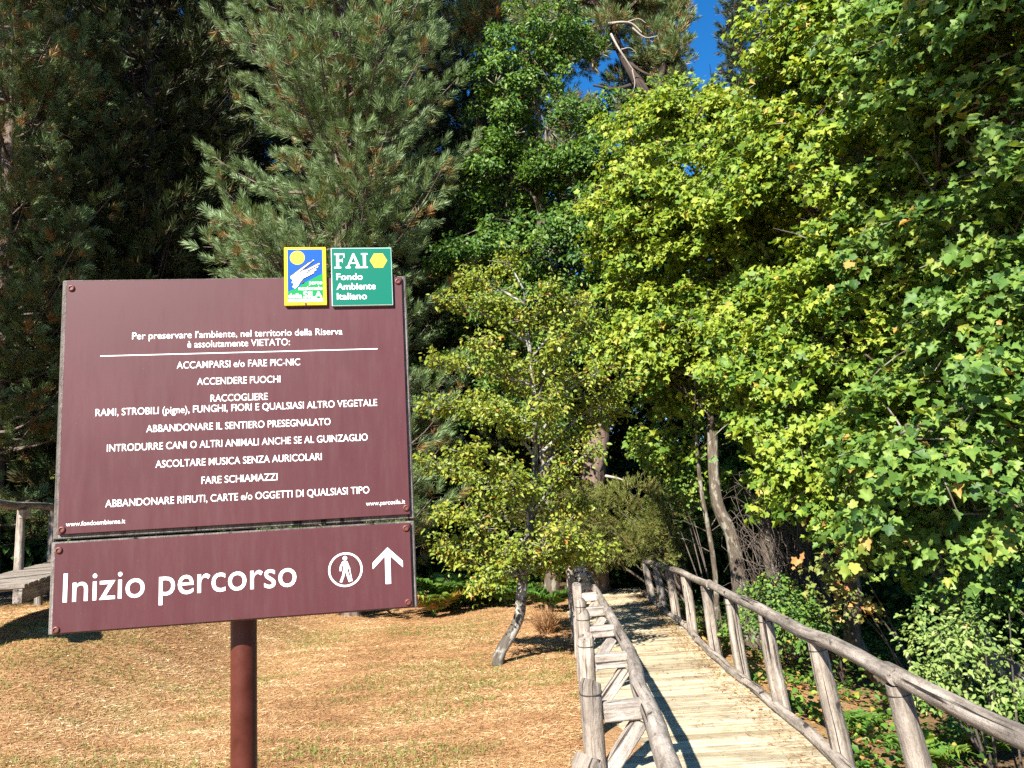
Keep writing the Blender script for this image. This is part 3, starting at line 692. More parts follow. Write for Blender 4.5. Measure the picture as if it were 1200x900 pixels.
# ------------------------------------------------------------------ trees
def needles_of(axis_p, axis_d, rng, per, length, spread=(0.22, 0.85), shoot=0.22, width=0.006, tint0=0.6, brown=0.2):
    """tufts of needles: each shoot carries per needles along its last part"""
    n = len(axis_p); idx = np.repeat(np.arange(n), per); m = len(idx)
    ax = nrm(axis_d)[idx]; s = rng.random(m) ** 0.8
    a = nrm(np.cross(ax, rng.normal(size=(m, 3)))); ang = spread[0] + (spread[1] - spread[0]) * (1 - s) + rng.normal(0, .12, m)
    d = ax * np.cos(ang)[:, None] + a * np.sin(ang)[:, None]; d[:, 2] -= 0.06
    p0 = axis_p[idx] + ax * (s * shoot)[:, None]
    L = length * rng.uniform(.7, 1.15, m); p1 = p0 + nrm(d) * L[:, None]
    w = nrm(np.cross(d, rng.normal(size=(m, 3)))) * width
    pm = p0 * .45 + p1 * .55
    V = np.stack([p0, pm + w / 2, p1, pm - w / 2], 1).reshape(-1, 3)
    F = (np.array([[0, 1, 2, 3]])[None] + (np.arange(m) * 4)[:, None, None]).reshape(-1, 4)
    t = tint0 + rng.normal(0, .13, n)[idx] + rng.normal(0, .1, m) - (1 - s) * .12
    br = (rng.random(n) < brown)[idx] & (s < .45); t = np.where(br, rng.uniform(0, .2, m), t)
    dead = (rng.random(n) < brown * .10)[idx]; t = np.where(dead, rng.uniform(0, .12, m), t)
    return V, F, np.repeat(np.clip(t, 0, 1), 4)

def make_pine(name, loc, Ht, z0, R, seed, mat, label, cat='pine tree', group=None, tr=0.16, whorl=0.42, nb=6, per=44, nlen=0.13, dens=1.0, width=0.007, prof=None, lean=(0, 0), brown=.25, barkm=None, tint0=.6):
    rng = np.random.default_rng(seed); root = empty(name, loc)
    tag(root, label, cat, group)
    mb = MB(); tp = [(lean[0] * z / Ht + .05 * math.sin(z * .8 + seed), lean[1] * z / Ht + .05 * math.cos(z * .7), z) for z in np.linspace(-.3, Ht, 16)]
    mb.tube(tp, lerp_r([tr * 1.25, tr, tr * .8, tr * .55, tr * .3, .015], 16), 12, .12, seed)
    P, Dr = [], []; z = z0
    while z < Ht - .15:
        f = (z - z0) / (Ht - z0)
        Rz = R * (prof(f) if prof else (min(1, .75 + f * 1.4) * (1 - f) ** .75 + .03))
        for k in range(nb):
            az = rng.uniform(0, 2 * math.pi) if k else rng.uniform(0, 6.28); L = Rz * rng.uniform(.72, 1.12)
            if L < .12: continue
            o = Vector(tp[0]).lerp(Vector(tp[0]), 0); tx = float(np.interp(z, [q[2] for q in tp], [q[0] for q in tp])); ty = float(np.interp(z, [q[2] for q in tp], [q[1] for q in tp]))
            h = Vector((math.cos(az), math.sin(az), 0)); rise = rng.uniform(-.05, .30) + .35 * f
            zz = z + rng.uniform(-.15, .15)
            pts = [Vector((tx, ty, zz)) + h * (L * s) + Vector((0, 0, L * (rise * s + .22 * s * s - .10 * math.sin(s * 3)))) for s in np.linspace(0, 1, 6)]
            mb.tube(pts, lerp_r([.012 + .012 * L, .006], 6), 5, 0, seed, cap=False)
            sd = Vector((-h.y, h.x, 0))
            for s in np.arange(.34, 1.001, .16 / max(L, .4) / dens * 1.1):
                c = Vector(pts[0]).lerp(pts[-1], s); i5 = s * 5; i0 = min(int(i5), 4); c = pts[i0].lerp(pts[i0 + 1], i5 - i0)
                for sg in (-1, 1):
                    tl = (L * .38 * (1 - s) + .14) * rng.uniform(.6, 1.2)
                    d = (h * rng.uniform(.4, .9) + sd * sg + Vector((0, 0, rng.uniform(.1, .6)))).normalized()
                    e_ = c + d * tl; mb.tube([c, e_], [.006, .003], 3, 0, seed, cap=False)
                    ns = max(1, int(tl / .15 * dens))
                    for j in range(ns):
                        q = c.lerp(e_, (j + 1) / ns) + Vector(rng.normal(0, .03, 3)); dd_ = (d * .8 + Vector((0, 0, rng.uniform(.25, .8))) + h * .25 + Vector(rng.normal(0, .3, 3))).normalized()
                        P.append(q); Dr.append(dd_)
            P.append(pts[-1]); Dr.append((pts[-1] - pts[-2]).normalized() + Vector((0, 0, .4)))
        z += whorl * rng.uniform(.8, 1.2)
    mb.build('trunk', barkm or M_bark_pine, root, recalc=False)
    V, F, t = needles_of(np.array(P), np.array(Dr), rng, per, nlen, width=width, brown=brown, tint0=tint0)
    tri_mesh('crown', V, F, mat, root, t)
    return root

def dup(root, loc, rz=0.0, sc=1.0, label=None, group=None):
    r = root.copy(); COL.objects.link(r); r.location = loc; r.rotation_euler = (0, 0, rz); r.scale = (sc, sc, sc)
    if label: r['label'] = label
    if group: r['group'] = group
    for ch in root.children:
        c = ch.copy(); COL.objects.link(c); c.parent = r
        for g in ch.children:
            d = g.copy(); COL.objects.link(d); d.parent = c
    return r
def gpt(px, Y, sink=0.0):
    p = W(px, 600, Y); return Vector((p.x, p.y, H(p.x, p.y) - sink))

# the sunlit pine behind the sign, the shaded pines to its left
cp = gpt(412, 14.4)
make_pine('pine_tree', cp, 21, 0.7, 2.8, 11, M_needle, 'sunlit blue green pine with long needle tufts standing behind the sign', dens=.72, nb=7, whorl=.44, tr=.19, brown=.13, per=92, nlen=.19, width=.0095, prof=lambda f: min(1, .60 + f * 1.5) * (1 - f) ** .34 + .02)
lp = gpt(-10, 15.6)
pine_l = make_pine('pine_tree', lp, 20, 0.9, 2.6, 23, M_needle, 'half shaded pine at the far left edge above the raised walkway', dens=.85, nb=7, whorl=.42, tr=.19, brown=.2, tint0=.5, per=80, nlen=.19, width=.010, prof=lambda f: min(1, .7 + f * 1.3) * (1 - f) ** .42 + .02)
dark_pine = make_pine('dark_pine_tree', gpt(165, 18.0), 21, .5, 3.5, 37, M_needle_shade, 'dark shaded pine between the left edge pine and the sunlit pine', barkm=M_bark_limb, per=38, nlen=.25, width=.022, whorl=.46, tr=.22, nb=8, dens=.72, prof=lambda f: min(1, .8 + f) * (1 - f) ** .5 + .02)
# unseen pine added past the left edge, to shade the dark pine
o_ = dup(dark_pine, (-10.6, 10.4, H(-10.6, 10.4)), 1.9, 1.0, 'tall slim unseen pine added past the left edge to shade the dark pine'); o_.scale = (.5, .5, .85)
# the wood behind
back = [(-20, 27, .9, 1.0), (70, 22, 1.0, 1.0), (255, 21.5, 2.0, 1.0), (330, 27, .4, 1.1), (480, 20.5, 3.0, .95), (570, 23, 5.0, .95), (850, 25, 2.4, .52), (960, 22, 1.1, .85), (1060, 27, 4.4, 1.05), (1190, 20, 3.3, 1.0), (1290, 25, .2, 1.1), (615, 19.5, 1.5, .62), (770, 21, 2.2, .50), (700, 26, 4.0, .62), (410, 24, 5.5, 1.0), (150, 28, 3.6, 1.1)]
where = ['behind the left edge pine', 'behind the raised walkway', 'behind the left side of the sign', 'deep in the wood behind the sign', 'behind the sunlit pine on its right', 'below the small sky gaps at top', 'behind the middle of the right hand maples', 'behind the tallest maple', 'deep in the wood at the right', 'behind the near maple at the right edge', 'past the right edge of the picture', 'low, behind the crooked tree', 'low, behind the end of the boardwalk', 'low, behind the old brown trunk', 'straight behind the sunlit pine', 'far behind the dark shaded pine']
for (px, Y, rz, sc), wh in zip(back, where):
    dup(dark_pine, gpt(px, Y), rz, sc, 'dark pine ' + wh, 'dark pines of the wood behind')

# tall old pine whose trunk shows beside the crooked tree and whose dead limbs cross the sky
op = gpt(694, 17.5)
old = empty('old_pine_tree', op); tag(old, 'tall old pine with dark crossing limbs and bare pale dead branches against the blue sky', 'pine tree')
def L_(px, py, Y): return W(px, py, Y) - op
mb = MB(); tp = curve_pts([Vector((0, 0, -.4)), L_(700, 450, 17.5), L_(725, 300, 17.6), L_(768, 150, 17.6), L_(760, 118, 17.6), L_(738, 80, 17.7), L_(716, 30, 17.8), L_(700, -60, 18)], 5)
mb.tube(tp, lerp_r([.30, .26, .22, .18, .15, .12, .10, .07], len(tp)), 14, .14, 4)
for pts, r0, r1 in [([(764, 130, 17.6), (778, 70, 17.5), (770, 10, 17.6)], .10, .05), ([(745, 98, 17.6), (722, 104, 17.5), (695, 100, 17.5)], .06, .025), ([(760, 122, 17.6), (735, 112, 17.5), (708, 116, 17.5)], .05, .02), ([(764, 140, 17.6), (735, 128, 17.4), (700, 130, 17.4)], .045, .02),
                    ([(725, 55, 17.8), (660, 50, 18), (630, 20, 18)], .09, .03), ([(716, 30, 17.8), (760, -10, 18), (800, -35, 18)], .07, .03), ([(712, 10, 17.8), (650, -10, 18.3), (600, -20, 18.3)], .07, .03), ([(730, 66, 17.7), (752, 84, 17.5), (778, 92, 17.4)], .05, .02)]:
    q = curve_pts([L_(*p) for p in pts], 5); mb.tube(q, lerp_r([r0, r1], len(q)), 8, .12, 9)
mb.build('trunk', M_bark_limb, old, recalc=False)
for pts, r0 in [([(713, 28, 17.2), (728, 26, 17.0), (741, 28, 17.0), (752, 38, 17.0)], .040), ([(735, 26, 17.0), (748, 22, 17.0), (757, 27, 17)], .022), ([(728, 58, 17.0), (738, 56, 17.0), (746, 62, 17)], .018), ([(741, 82, 17), (744, 98, 17), (741, 110, 17)], .018), ([(716, 40, 17.2), (724, 55, 17.0), (735, 72, 17.0), (742, 82, 17)], .032), ([(741, 33, 17), (756, 44, 17), (771, 42, 17)], .028)]:
    mb = MB(); q = curve_pts([L_(*p) for p in pts], 4); mb.tube(q, lerp_r([r0, r0 * .35], len(q)), 7, .15, 3); mb.build('dead_branch', M_bark_dead, old, recalc=False)
# broken trunk beside the crooked tree
dt_ = gpt(693, 16.2); dead = empty('broken_trunk', dt_); tag(dead, 'thick broken brown trunk with pale branch stubs between crooked tree and maples', 'tree')
mb = MB(); q = curve_pts([Vector((0, 0, -.3)), W(692, 600, 16.2) - dt_, W(697, 530, 16.2) - dt_, W(702, 488, 16.2) - dt_, W(703, 470, 16.2) - dt_], 6)
mb.tube(q, lerp_r([.29, .28, .27, .25, .14], len(q)), 18, .22, 4); mb.build('trunk', M_bark_old, dead, recalc=False)
for pts, r0 in [([(702, 500, 16.0), (712, 494, 15.8), (719, 499, 15.7)], .05), ([(710, 558, 16.0), (722, 560, 15.8), (732, 563, 15.7)], .035), ([(688, 520, 16.0), (676, 512, 15.8), (668, 515, 15.7)], .03)]:
    mb = MB(); q = curve_pts([W(*p) - dt_ for p in pts], 4); mb.tube(q, lerp_r([r0, r0 * .3], len(q)), 7, .15, 3); mb.build('branch_stub', M_bark_dead, dead, recalc=False)
rng_n = np.random.default_rng(8)
lob = [(L_(640, 25, 18), (.9, .8, .75)), (L_(600, -15, 18.2), (1.0, .8, .7)), (L_(690, -25, 18), (1.2, .9, .75)), (L_(770, -12, 18), (.85, .8, .6)), (L_(765, 60, 17.8), (.62, .6, .7)), (L_(785, 30, 18), (.55, .6, .5)), (L_(672, 70, 18.2), (.65, .6, .55)), (L_(790, 110, 17.8), (.5, .5, .5)), (L_(740, 130, 18.3), (.35, .4, .3)), (L_(680, 150, 18), (.6, .6, .6)), (L_(640, 110, 18.5), (.9, .6, .8)), (L_(655, 190, 18.5), (.9, .6, .8)), (L_(560, 30, 18.5), (.7, .7, .6)), (L_(700, 250, 18.8), (1.0, .6, .8)), (L_(720, -30, 18.4), (1.6, .8, .8)), (L_(770, 20, 18.3), (.7, .7, .7)), (L_(775, 90, 18.2), (.45, .6, .8)), (L_(700, 30, 18.6), (.8, .6, .6)), (L_(770, 165, 18.2), (.6, .6, .6)), (L_(735, 100, 19.2), (.55, .4, .5)), (L_(715, 25, 17.3), (.5, .35, .4)), (L_(745, -5, 17.3), (.6, .4, .4)), (L_(690, 60, 17.6), (.45, .4, .35)), (L_(792, 60, 17.4), (.4, .4, .6)), (L_(735, 20, 18.6), (.7, .6, .35))]
P, Dv = crown_points(lob, 4800, rng_n, gap=-.32, inner=.3, sd=.35, gs=3.2)
V, F, t = needles_of(P, Dv * .6 + np.array([0, 0, .7]) + rng_n.normal(0, .3, P.shape), rng_n, 44, .19, width=.014, brown=.3, tint0=.45)
tri_mesh('crown', V, F, M_needle, old, t)

def make_leafy(name, label, base, trunk_ctrl, trunk_r, lobes, seed, mat, bark, n, per, rs, size, T, cat='tree', group=None, gap=-.25, limbs=True, fill=False, bough=0, nlimb=9, inner=.5, sd=.2, gs=2.6, **kw):
    rng = np.random.default_rng(seed); root = empty(name, base); tag(root, label, cat, group)
    b = Vector(base); q = curve_pts([Vector(p) - b for p in trunk_ctrl], 5)
    mb = MB(); mb.tube(q, lerp_r(trunk_r, len(q)), 12, .16, seed)
    lob = [((Vector(c) - b), r) for c, r in lobes]
    if fill:
        fl_ = []
        for i in range(len(lob)):
            ds = sorted(range(len(lob)), key=lambda j: (lob[j][0] - lob[i][0]).length)[1:4]
            for j in ds:
                if j < i and i in sorted(range(len(lob)), key=lambda q_: (lob[q_][0] - lob[j][0]).length)[1:4]: continue
                ri, rj = (max(r) if hasattr(r, '__len__') else r for r in (lob[i][1], lob[j][1]))
                fl_.append((lob[i][0].lerp(lob[j][0], rng.uniform(.4, .6)) + Vector(rng.normal(0, .12, 3)) + Vector((-.1, -.35, .05)), .62 * min(ri, rj) + .12 * max(ri, rj)))
        lob_all = lob + fl_
    else: lob_all = lob
    if bough:
        P, Dv, BC, BD = bough_sprays(lob_all, n // bough, bough, rng, gap=gap, inner=inner, sd=sd, gs=gs, ph=seed)
        for c_, d_ in zip(BC, BD):
            c_, d_ = Vector(c_), Vector(d_); mb.tube(curve_pts([c_ - d_ * .8 - Vector((0, 0, .1)), c_, c_ + d_ * .5 - Vector((0, 0, .1))], 3), lerp_r([.014, .004], 7), 4, 0, seed, cap=False)
    else: P, Dv = crown_points(lob_all, n, rng, gap, inner, sd, gs, seed)
    if limbs:
        for c, r in lob:
            c = Vector(c); st = min(q, key=lambda p: (p - c).length + max(0, p.z - c.z + .4) * 3)
            mid = st.lerp(c, .5) + Vector((0, 0, -.12)) + Vector(rng.normal(0, .1, 3))
            qq = curve_pts([st, mid, c], 4); r0 = trunk_r[-1] * .9
            mb.tube(qq, lerp_r([r0, r0 * .4], len(qq)), 6, .1, seed, cap=False)
            near = P[np.linalg.norm((P - np.array(c)), axis=1) < 1.15 * max(r if hasattr(r, '__len__') else (r,))]
            for p in near[rng.permutation(len(near))[:nlimb]]:
                p = Vector(p); m_ = c.lerp(p, .5) + Vector(rng.normal(0, .08, 3)); mb.tube([c, m_, p], [r0 * .38, r0 * .22, .004], 4, 0, seed, cap=False)
    mb.build('trunk', bark, root, recalc=False)
    V, F, t = sprays_to_leaves(P, Dv, rng, per, rs, size, T, **kw)
    tri_mesh('crown', V, F, mat, root, t)
    return root

# glossy broadleaf tree between the sunlit pine and the old pine
b = gpt(640, 15.2)
make_leafy('broadleaf_tree', 'tall dark green tree with small glossy oval leaves right of the sunlit pine', b, [b - Vector((0, 0, .3)), W(640, 500, 15.2), W(635, 300, 15.2), W(630, 120, 15.2)], [.16, .14, .10, .05],
           [(W(620, 60, 15), (1.0, .9, 1.0)), (W(640, 150, 14.8), (1.35, 1.1, 1.1)), (W(600, 210, 15), (1.1, 1.0, 1.0)), (W(690, 210, 14.6), (1.0, 1.0, 1.0)), (W(640, 290, 14.8), (1.5, 1.1, 1.0)), (W(560, 300, 15), (.9, .9, .9)), (W(700, 300, 14.6), (.9, 1, .9)), (W(600, 380, 15), (1.3, 1, 1)), (W(655, 20, 15.2), (.9, .8, .9)), (W(715, 160, 15), (.9, .8, .8)), (W(735, 235, 14.8), (.8, .8, .8)), (W(580, 100, 15.3), (.8, .8, 1.0)), (W(725, 270, 14.6), (.8, .9, .9)), (W(560, 400, 15), (.9, .9, .8)), (W(655, 410, 15), (.7, .8, .7)), (W(600, 470, 15), (1.0, .9, .8))],
           41, M_cherry, M_bark_maple, 3000, 17, .18, .088, T_oval(.27), bough=11, gap=-.3)

# maples to the right
b = Vector((3.15, 11.0, H(3.15, 11.0)))
make_leafy('maple_tree', 'yellow green sunlit maple over the far part of the boardwalk', b, [b - Vector((0, 0, .3)), W(868, 690, 11), W(858, 630, 11), W(838, 575, 11.1), W(835, 450, 11.4), W(840, 300, 11.6)], [.12, .105, .09, .08, .07, .04],
           [(W(850, 300, 11.4), 1.35), (W(775, 265, 11.6), 1.0), (W(780, 185, 12.5), 1.1), (W(875, 190, 12), 1.25), (W(770, 370, 11.6), .95), (W(790, 160, 11.8), .75), (W(820, 215, 11.2), .9), (W(850, 410, 11), 1.1), (W(775, 440, 11.6), (.6, .8, .5)), (W(920, 340, 11), 1.1), (W(815, 470, 11.2), (.6, .7, .4)), (W(750, 225, 12.2), .75), (W(740, 330, 12), .75), (W(735, 415, 12), (.6, .6, .4))],
           52, M_maple, M_bark_maple, 3300, 16, .165, .070, T_maple_low(), group='maples on the right', fill=True, bough=11, gap=-.30, gs=3.6, tint0=.67, cvar=.2, tvar=.17)
b = Vector((4.35, 9.0, H(4.35, 9.0)))
make_leafy('maple_tree', 'tallest deep green maple behind the middle of the right railing', b, [b - Vector((0, 0, .3)), W(1004, 760, 9), W(1000, 690, 9), W(985, 610, 9), W(990, 450, 9.2), W(1000, 250, 9.4)], [.115, .10, .09, .085, .07, .04],
           [(W(1000, 200, 9.2), 1.45), (W(945, 130, 10), 1.15), (W(1000, 60, 9.6), 1.4), (W(1090, 110, 9), 1.3), (W(940, 240, 9.4), 1.1), (W(905, 200, 9.8), .9), (W(1080, 270, 8.6), 1.1), (W(970, 390, 9), 1.05), (W(900, 440, 9.4), (.8, .8, .5)), (W(1050, 420, 8.4), .95), (W(1100, 30, 9), 1.1), (W(950, 30, 9.6), (.6, .8, .5)), (W(965, 490, 8.8), (.8, .8, .4)), (W(1040, 560, 8.4), (.7, .7, .35)), (W(925, 560, 9.1), (.45, .4, .2)), (W(985, 600, 8.7), (.4, .35, .15))],
           63, M_maple, M_bark_maple, 3750, 16, .165, .070, T_maple_low(), group='maples on the right', fill=True, bough=11, gap=-.30, gs=3.6, tint0=.60, cvar=.2, tvar=.17)
b = Vector((5.2, 7.6, H(5.2, 7.6)))
make_leafy('maple_tree', 'nearest maple with big lobed leaves at the right edge', b, [b - Vector((0, 0, .3)), W(1138, 740, 7.8), W(1146, 640, 7.8), W(1150, 450, 7.6), W(1160, 200, 7.4)], [.13, .12, .11, .09, .05],
           [(W(1180, 140, 7), 1.05), (W(1120, 30, 7.4), (1.1, 1, .8)), (W(1185, 300, 6.8), .85), (W(1100, 200, 7.6), .85), (W(1150, 400, 7), .75), (W(1095, 520, 6.8), (.75, .6, .36)), (W(1010, 545, 7.2), (.6, .5, .28)), (W(1180, 470, 6.6), (.5, .5, .4)), (W(1190, -20, 6.6), .9), (W(1230, 420, 7.2), .8), (W(1120, 610, 7.0), (.35, .35, .16)), (W(1180, 590, 6.6), (.3, .3, .16)), (W(1060, 585, 7.4), (.4, .35, .14))],
           74, M_maple_near, M_bark_maple, 2050, 14, .165, .074, T_maple(), group='maples on the right', fill=True, bough=11, gap=-.3, gs=3.8, tint0=.54)  # shade at the right edge is partly put into the lowered leaf tint
# overhanging twig of leaves in the sky gap
b = gpt(905, 17)
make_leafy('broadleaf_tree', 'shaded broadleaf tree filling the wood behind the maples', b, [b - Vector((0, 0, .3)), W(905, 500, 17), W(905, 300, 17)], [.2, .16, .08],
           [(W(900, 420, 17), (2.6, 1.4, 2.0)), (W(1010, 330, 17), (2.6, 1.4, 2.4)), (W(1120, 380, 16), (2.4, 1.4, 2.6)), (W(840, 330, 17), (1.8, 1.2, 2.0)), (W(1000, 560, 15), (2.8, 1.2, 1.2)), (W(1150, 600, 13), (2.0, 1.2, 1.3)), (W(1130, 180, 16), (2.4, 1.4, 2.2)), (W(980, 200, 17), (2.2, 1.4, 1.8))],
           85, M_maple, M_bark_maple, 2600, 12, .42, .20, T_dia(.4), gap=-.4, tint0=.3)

# unseen tree added behind the viewer, to shade the nearest maple
b = Vector((3.2, -3.4, H(3.2, -3.4)))
make_leafy('broadleaf_tree', 'tall unseen tree added behind the viewer, its crown shading the nearest maple', b, [b - Vector((0, 0, .3)), b + Vector((-.3, .6, 4)), b + Vector((-1.2, 1.8, 8)), b + Vector((-1.6, 2.4, 10.5))], [.18, .15, .11, .07],
           [(b + Vector((-1.9, 3.0, 11.4)), 1.25), (b + Vector((-.9, 2.6, 12.3)), 1.1), (b + Vector((-1.3, 2.2, 10.2)), .9)], 91, M_maple, M_bark_maple, 330, 5, .3, .16, T_dia(.4), gap=-.1)

# small crooked tree on the lawn
b = Vector((-0.36, 9.32, H(-0.36, 9.32)))
def crooked():
    rng = np.random.default_rng(96); Y = 9.32
    root = empty('crooked_tree', b); tag(root, 'small crooked tree with bent trunk and small yellow green leaves on the lawn', 'tree')
    ctrl = [b + Vector((0, 0, -.2)), b + Vector((.01, 0, .03)), W(588, 762, Y), W(600, 742, Y), W(609, 718, Y), W(611, 695, Y), W(617, 640, Y), W(624, 590, Y), W(628, 500, Y), W(622, 420, Y), W(614, 340, Y)]
    q = curve_pts([p - b for p in ctrl], 5); mb = MB()
    mb.tube(q, lerp_r([.078, .074, .064, .062, .062, .058, .05, .044, .034, .024, .010], len(q)), 12, .2, 6)
    P, Dv = [], []
    # branches: (photo px of tip, depth offset)
    tips = [(505, 420, .3), (495, 480, -.2), (500, 545, .5), (510, 600, -.3), (530, 655, .2), (520, 350, -.5), (545, 330, .4), (590, 310, .2), (650, 330, -.3), (690, 380, .4), (715, 430, -.2), (725, 480, .5), (700, 520, -.6), (690, 590, .2), (705, 645, -.3), (650, 665, .4), (560, 690, -.4), (590, 650, -.8), (600, 560, -.9), (640, 470, -.9), (570, 480, -.8), (560, 400, -.6), (650, 400, -.7), (560, 590, .8), (660, 560, .8), (600, 440, .8), (660, 620, -.8), (540, 530, -.9), (670, 440, .1), (610, 375, -.3), (680, 350, -.1), (575, 355, -.2), (540, 470, .2), (735, 455, .1), (515, 640, .1), (685, 655, .2)]
    zs = [p.z for p in q]
    for px, py, dy in tips:
        tip = W(px, py, Y + dy) - b
        zt = tip.z - (.25 + .35 * math.hypot(tip.x, tip.y)); zt = max(zt, 1.0)
        st = min(q, key=lambda p: abs(p.z - zt))
        mid = st.lerp(tip, .55) + Vector((0, 0, .08)) + Vector(rng.normal(0, .05, 3))
        br = curve_pts([st, mid, tip], 6); L = (tip - st).length
        mb.tube(br, lerp_r([.010 + .009 * L, .004], len(br)), 6, .1, 2, cap=False)
        for s in np.arange(.26, 1.02, .070 / max(L, .3) ** .7):
            i5 = min(s, .999) * (len(br) - 1); i0 = int(i5); c = br[i0].lerp(br[min(i0 + 1, len(br) - 1)], i5 - i0)
            for _ in range(3):
                dd_ = Vector((rng.normal(), rng.normal(), abs(rng.normal()) * .6 - .1)).normalized(); e_ = c + dd_ * rng.uniform(.06, .34) * (1.15 - .5 * s)
                mb.tube([c, e_], [.004, .002], 3, 0, 2, cap=False); P.append(e_); Dv.append(dd_)
                if rng.random() < .6: P.append(c.lerp(e_, .5)); Dv.append(dd_)
    mb.build('trunk', M_bark_apple, root, recalc=False)
    P, Dv = np.array(P), np.array(Dv)
    V, F, t = sprays_to_leaves(P, Dv, rng, 11, .11, .050, T_oval(.3), up=.5, out=.4, rnd=.55, flat=.5, tint0=.52, tvar=.17)
    tri_mesh('crown', V, F, M_apple, root, t)
    print('crooked leaves', len(P) * 11)
crooked()

# ------------------------------------------------------------------ shrubs and small plants
def leaf_shrub(name, label, base, lobes, seed, mat, n, per, rs, size, T, stems=14, cat='shrub', group=None, bark=None, **kw):
    rng = np.random.default_rng(seed); root = empty(name, base); tag(root, label, cat, group); b = Vector(base)
    lob = [(Vector(c) - b, r) for c, r in lobes]
    P, Dv = crown_points(lob, n, rng, kw.pop('gap', -.3), .3, .3, 3.5, seed)
    mb = MB()
    for p in P[rng.permutation(len(P))[:stems]]:
        p = Vector(p); f = Vector((rng.normal(0, .08), rng.normal(0, .08), -.05)); mb.tube(curve_pts([f, f.lerp(p, .5) + Vector((0, 0, .12)), p], 4), lerp_r([.013, .004], 9), 5, 0, seed, cap=False)
    mb.build('stem', bark or M_twig, root, recalc=False)
    V, F, t = sprays_to_leaves(P, Dv, rng, per, rs, size, T, **kw); tri_mesh('leaves', V, F, mat, root, t)
    return root
b = Vector((3.55, 6.3, H(3.55, 6.3)))
leaf_shrub('pale_shrub', 'pale green shrub with small oval leaves beyond the near right railing', b, [(W(1125, 770, 5.9), (.35, .3, .26)), (W(1095, 800, 5.9), (.22, .25, .15)), (W(1170, 815, 5.7), (.25, .25, .18)), (W(1155, 735, 6), (.3, .3, .2)), (W(1080, 735, 6.1), (.2, .2, .16)), (W(1190, 770, 5.9), (.25, .25, .25))], 5, M_shrub, 210, 9, .10, .040, T_oval(.28), tint0=.55, stems=6, gap=-.02)
b = Vector((4.3, 7.6, H(4.3, 7.6)))
leaf_shrub('pale_shrub', 'taller whitish green shrub below the near maple boughs', b, [(W(1050, 620, 7.4), (.5, .4, .26)), (W(1100, 590, 7.3), (.4, .4, .25)), (W(1020, 660, 7.5), (.4, .4, .28)), (W(1120, 660, 7.3), (.35, .4, .3)), (W(1075, 545, 7.4), (.3, .3, .2))], 6, M_shrub, 330, 10, .12, .046, T_oval(.3), tint0=.42, stems=4, gap=-.1)
b = Vector((4.15, 8.3, H(4.15, 8.3)))
leaf_shrub('withered_sapling', 'sapling with partly withered yellow and orange leaves behind the right railing', b, [(W(985, 655, 8.1), (.45, .3, .17)), (W(960, 690, 8.1), (.2, .2, .16)), (W(1000, 710, 8.1), (.22, .2, .15))], 7, M_dryleaf, 45, 8, .13, .058, T_maple_low(), cat='sapling', tint0=.74, tvar=.2, stems=4)
b = Vector((3.6, 9.4, H(3.6, 9.4)))
leaf_shrub('green_bush', 'low dark green bush behind the middle posts of the right railing', b, [(W(905, 705, 9.2), (.45, .3, .3)), (W(940, 730, 9), (.4, .3, .25)), (W(870, 735, 9.2), (.35, .3, .2))], 8, M_maple_near, 250, 10, .13, .046, T_oval(.36), tint0=.4, gap=-.1)
b = Vector((3.05, 12.5, H(3.05, 12.5)))
leaf_shrub('green_bush', 'bluish green bush above the far end of the right railing', b, [(W(785, 525, 12.5), (.5, .5, .42)), (W(762, 520, 12.5), (.3, .4, .25)), (W(815, 560, 12.4), (.4, .4, .4))], 9, M_maple_near, 520, 12, .15, .065, T_oval(.36), tint0=.6, stems=5)
b = Vector((4.9, 6.6, H(4.9, 6.6)))
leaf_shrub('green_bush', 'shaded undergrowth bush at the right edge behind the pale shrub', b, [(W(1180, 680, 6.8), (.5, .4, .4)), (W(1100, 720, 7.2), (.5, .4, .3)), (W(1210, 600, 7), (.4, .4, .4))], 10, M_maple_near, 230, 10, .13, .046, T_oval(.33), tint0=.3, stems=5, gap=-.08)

# feathery juniper over the end of the boardwalk
def juniper():
    rng = np.random.default_rng(3); b = gpt(800, 15.2); root = empty('juniper_bush', b); tag(root, 'feathery olive juniper arching over the dark end of the boardwalk', 'bush')
    lob = [(W(660, 600, 15.0) - b, (.85, .6, .42)), (W(735, 605, 14.9) - b, (1.1, .8, .60)), (W(800, 615, 14.6) - b, (.75, .7, .5)), (W(650, 575, 16.2) - b, (.6, .5, .40)), (W(770, 640, 14.6) - b, (.7, .5, .25)), (W(690, 635, 15.3) - b, (.6, .5, .45)), (W(670, 660, 15.6) - b, (.5, .4, .3)), (W(720, 640, 15.4) - b, (.8, .9, .30)), (W(740, 600, 16.6) - b, (1.2, .9, .7))]
    P, Dv = crown_points(lob, 2600, rng, -.3, .4, .3, 3.0)
    mb = MB()
    for p in P[rng.permutation(len(P))[:22]]:
        p = Vector(p); f = Vector((rng.normal(0, .1), rng.normal(0, .1), -.1)); mb.tube(curve_pts([f, f.lerp(p, .6) + Vector((0, 0, .2)), p], 4), lerp_r([.03, .005], 9), 5, 0, 3, cap=False)
    mb.build('stem', M_bark_pine, root, recalc=False)
    V, F, t = needles_of(P, Dv * .8 + np.array([0, 0, .25]) + rng.normal(0, .35, P.shape), rng, 34, .085, shoot=.22, width=.009, spread=(.3, .8), brown=.25, tint0=.62)
    tri_mesh('foliage', V, F, M_yew, root, t)
juniper()

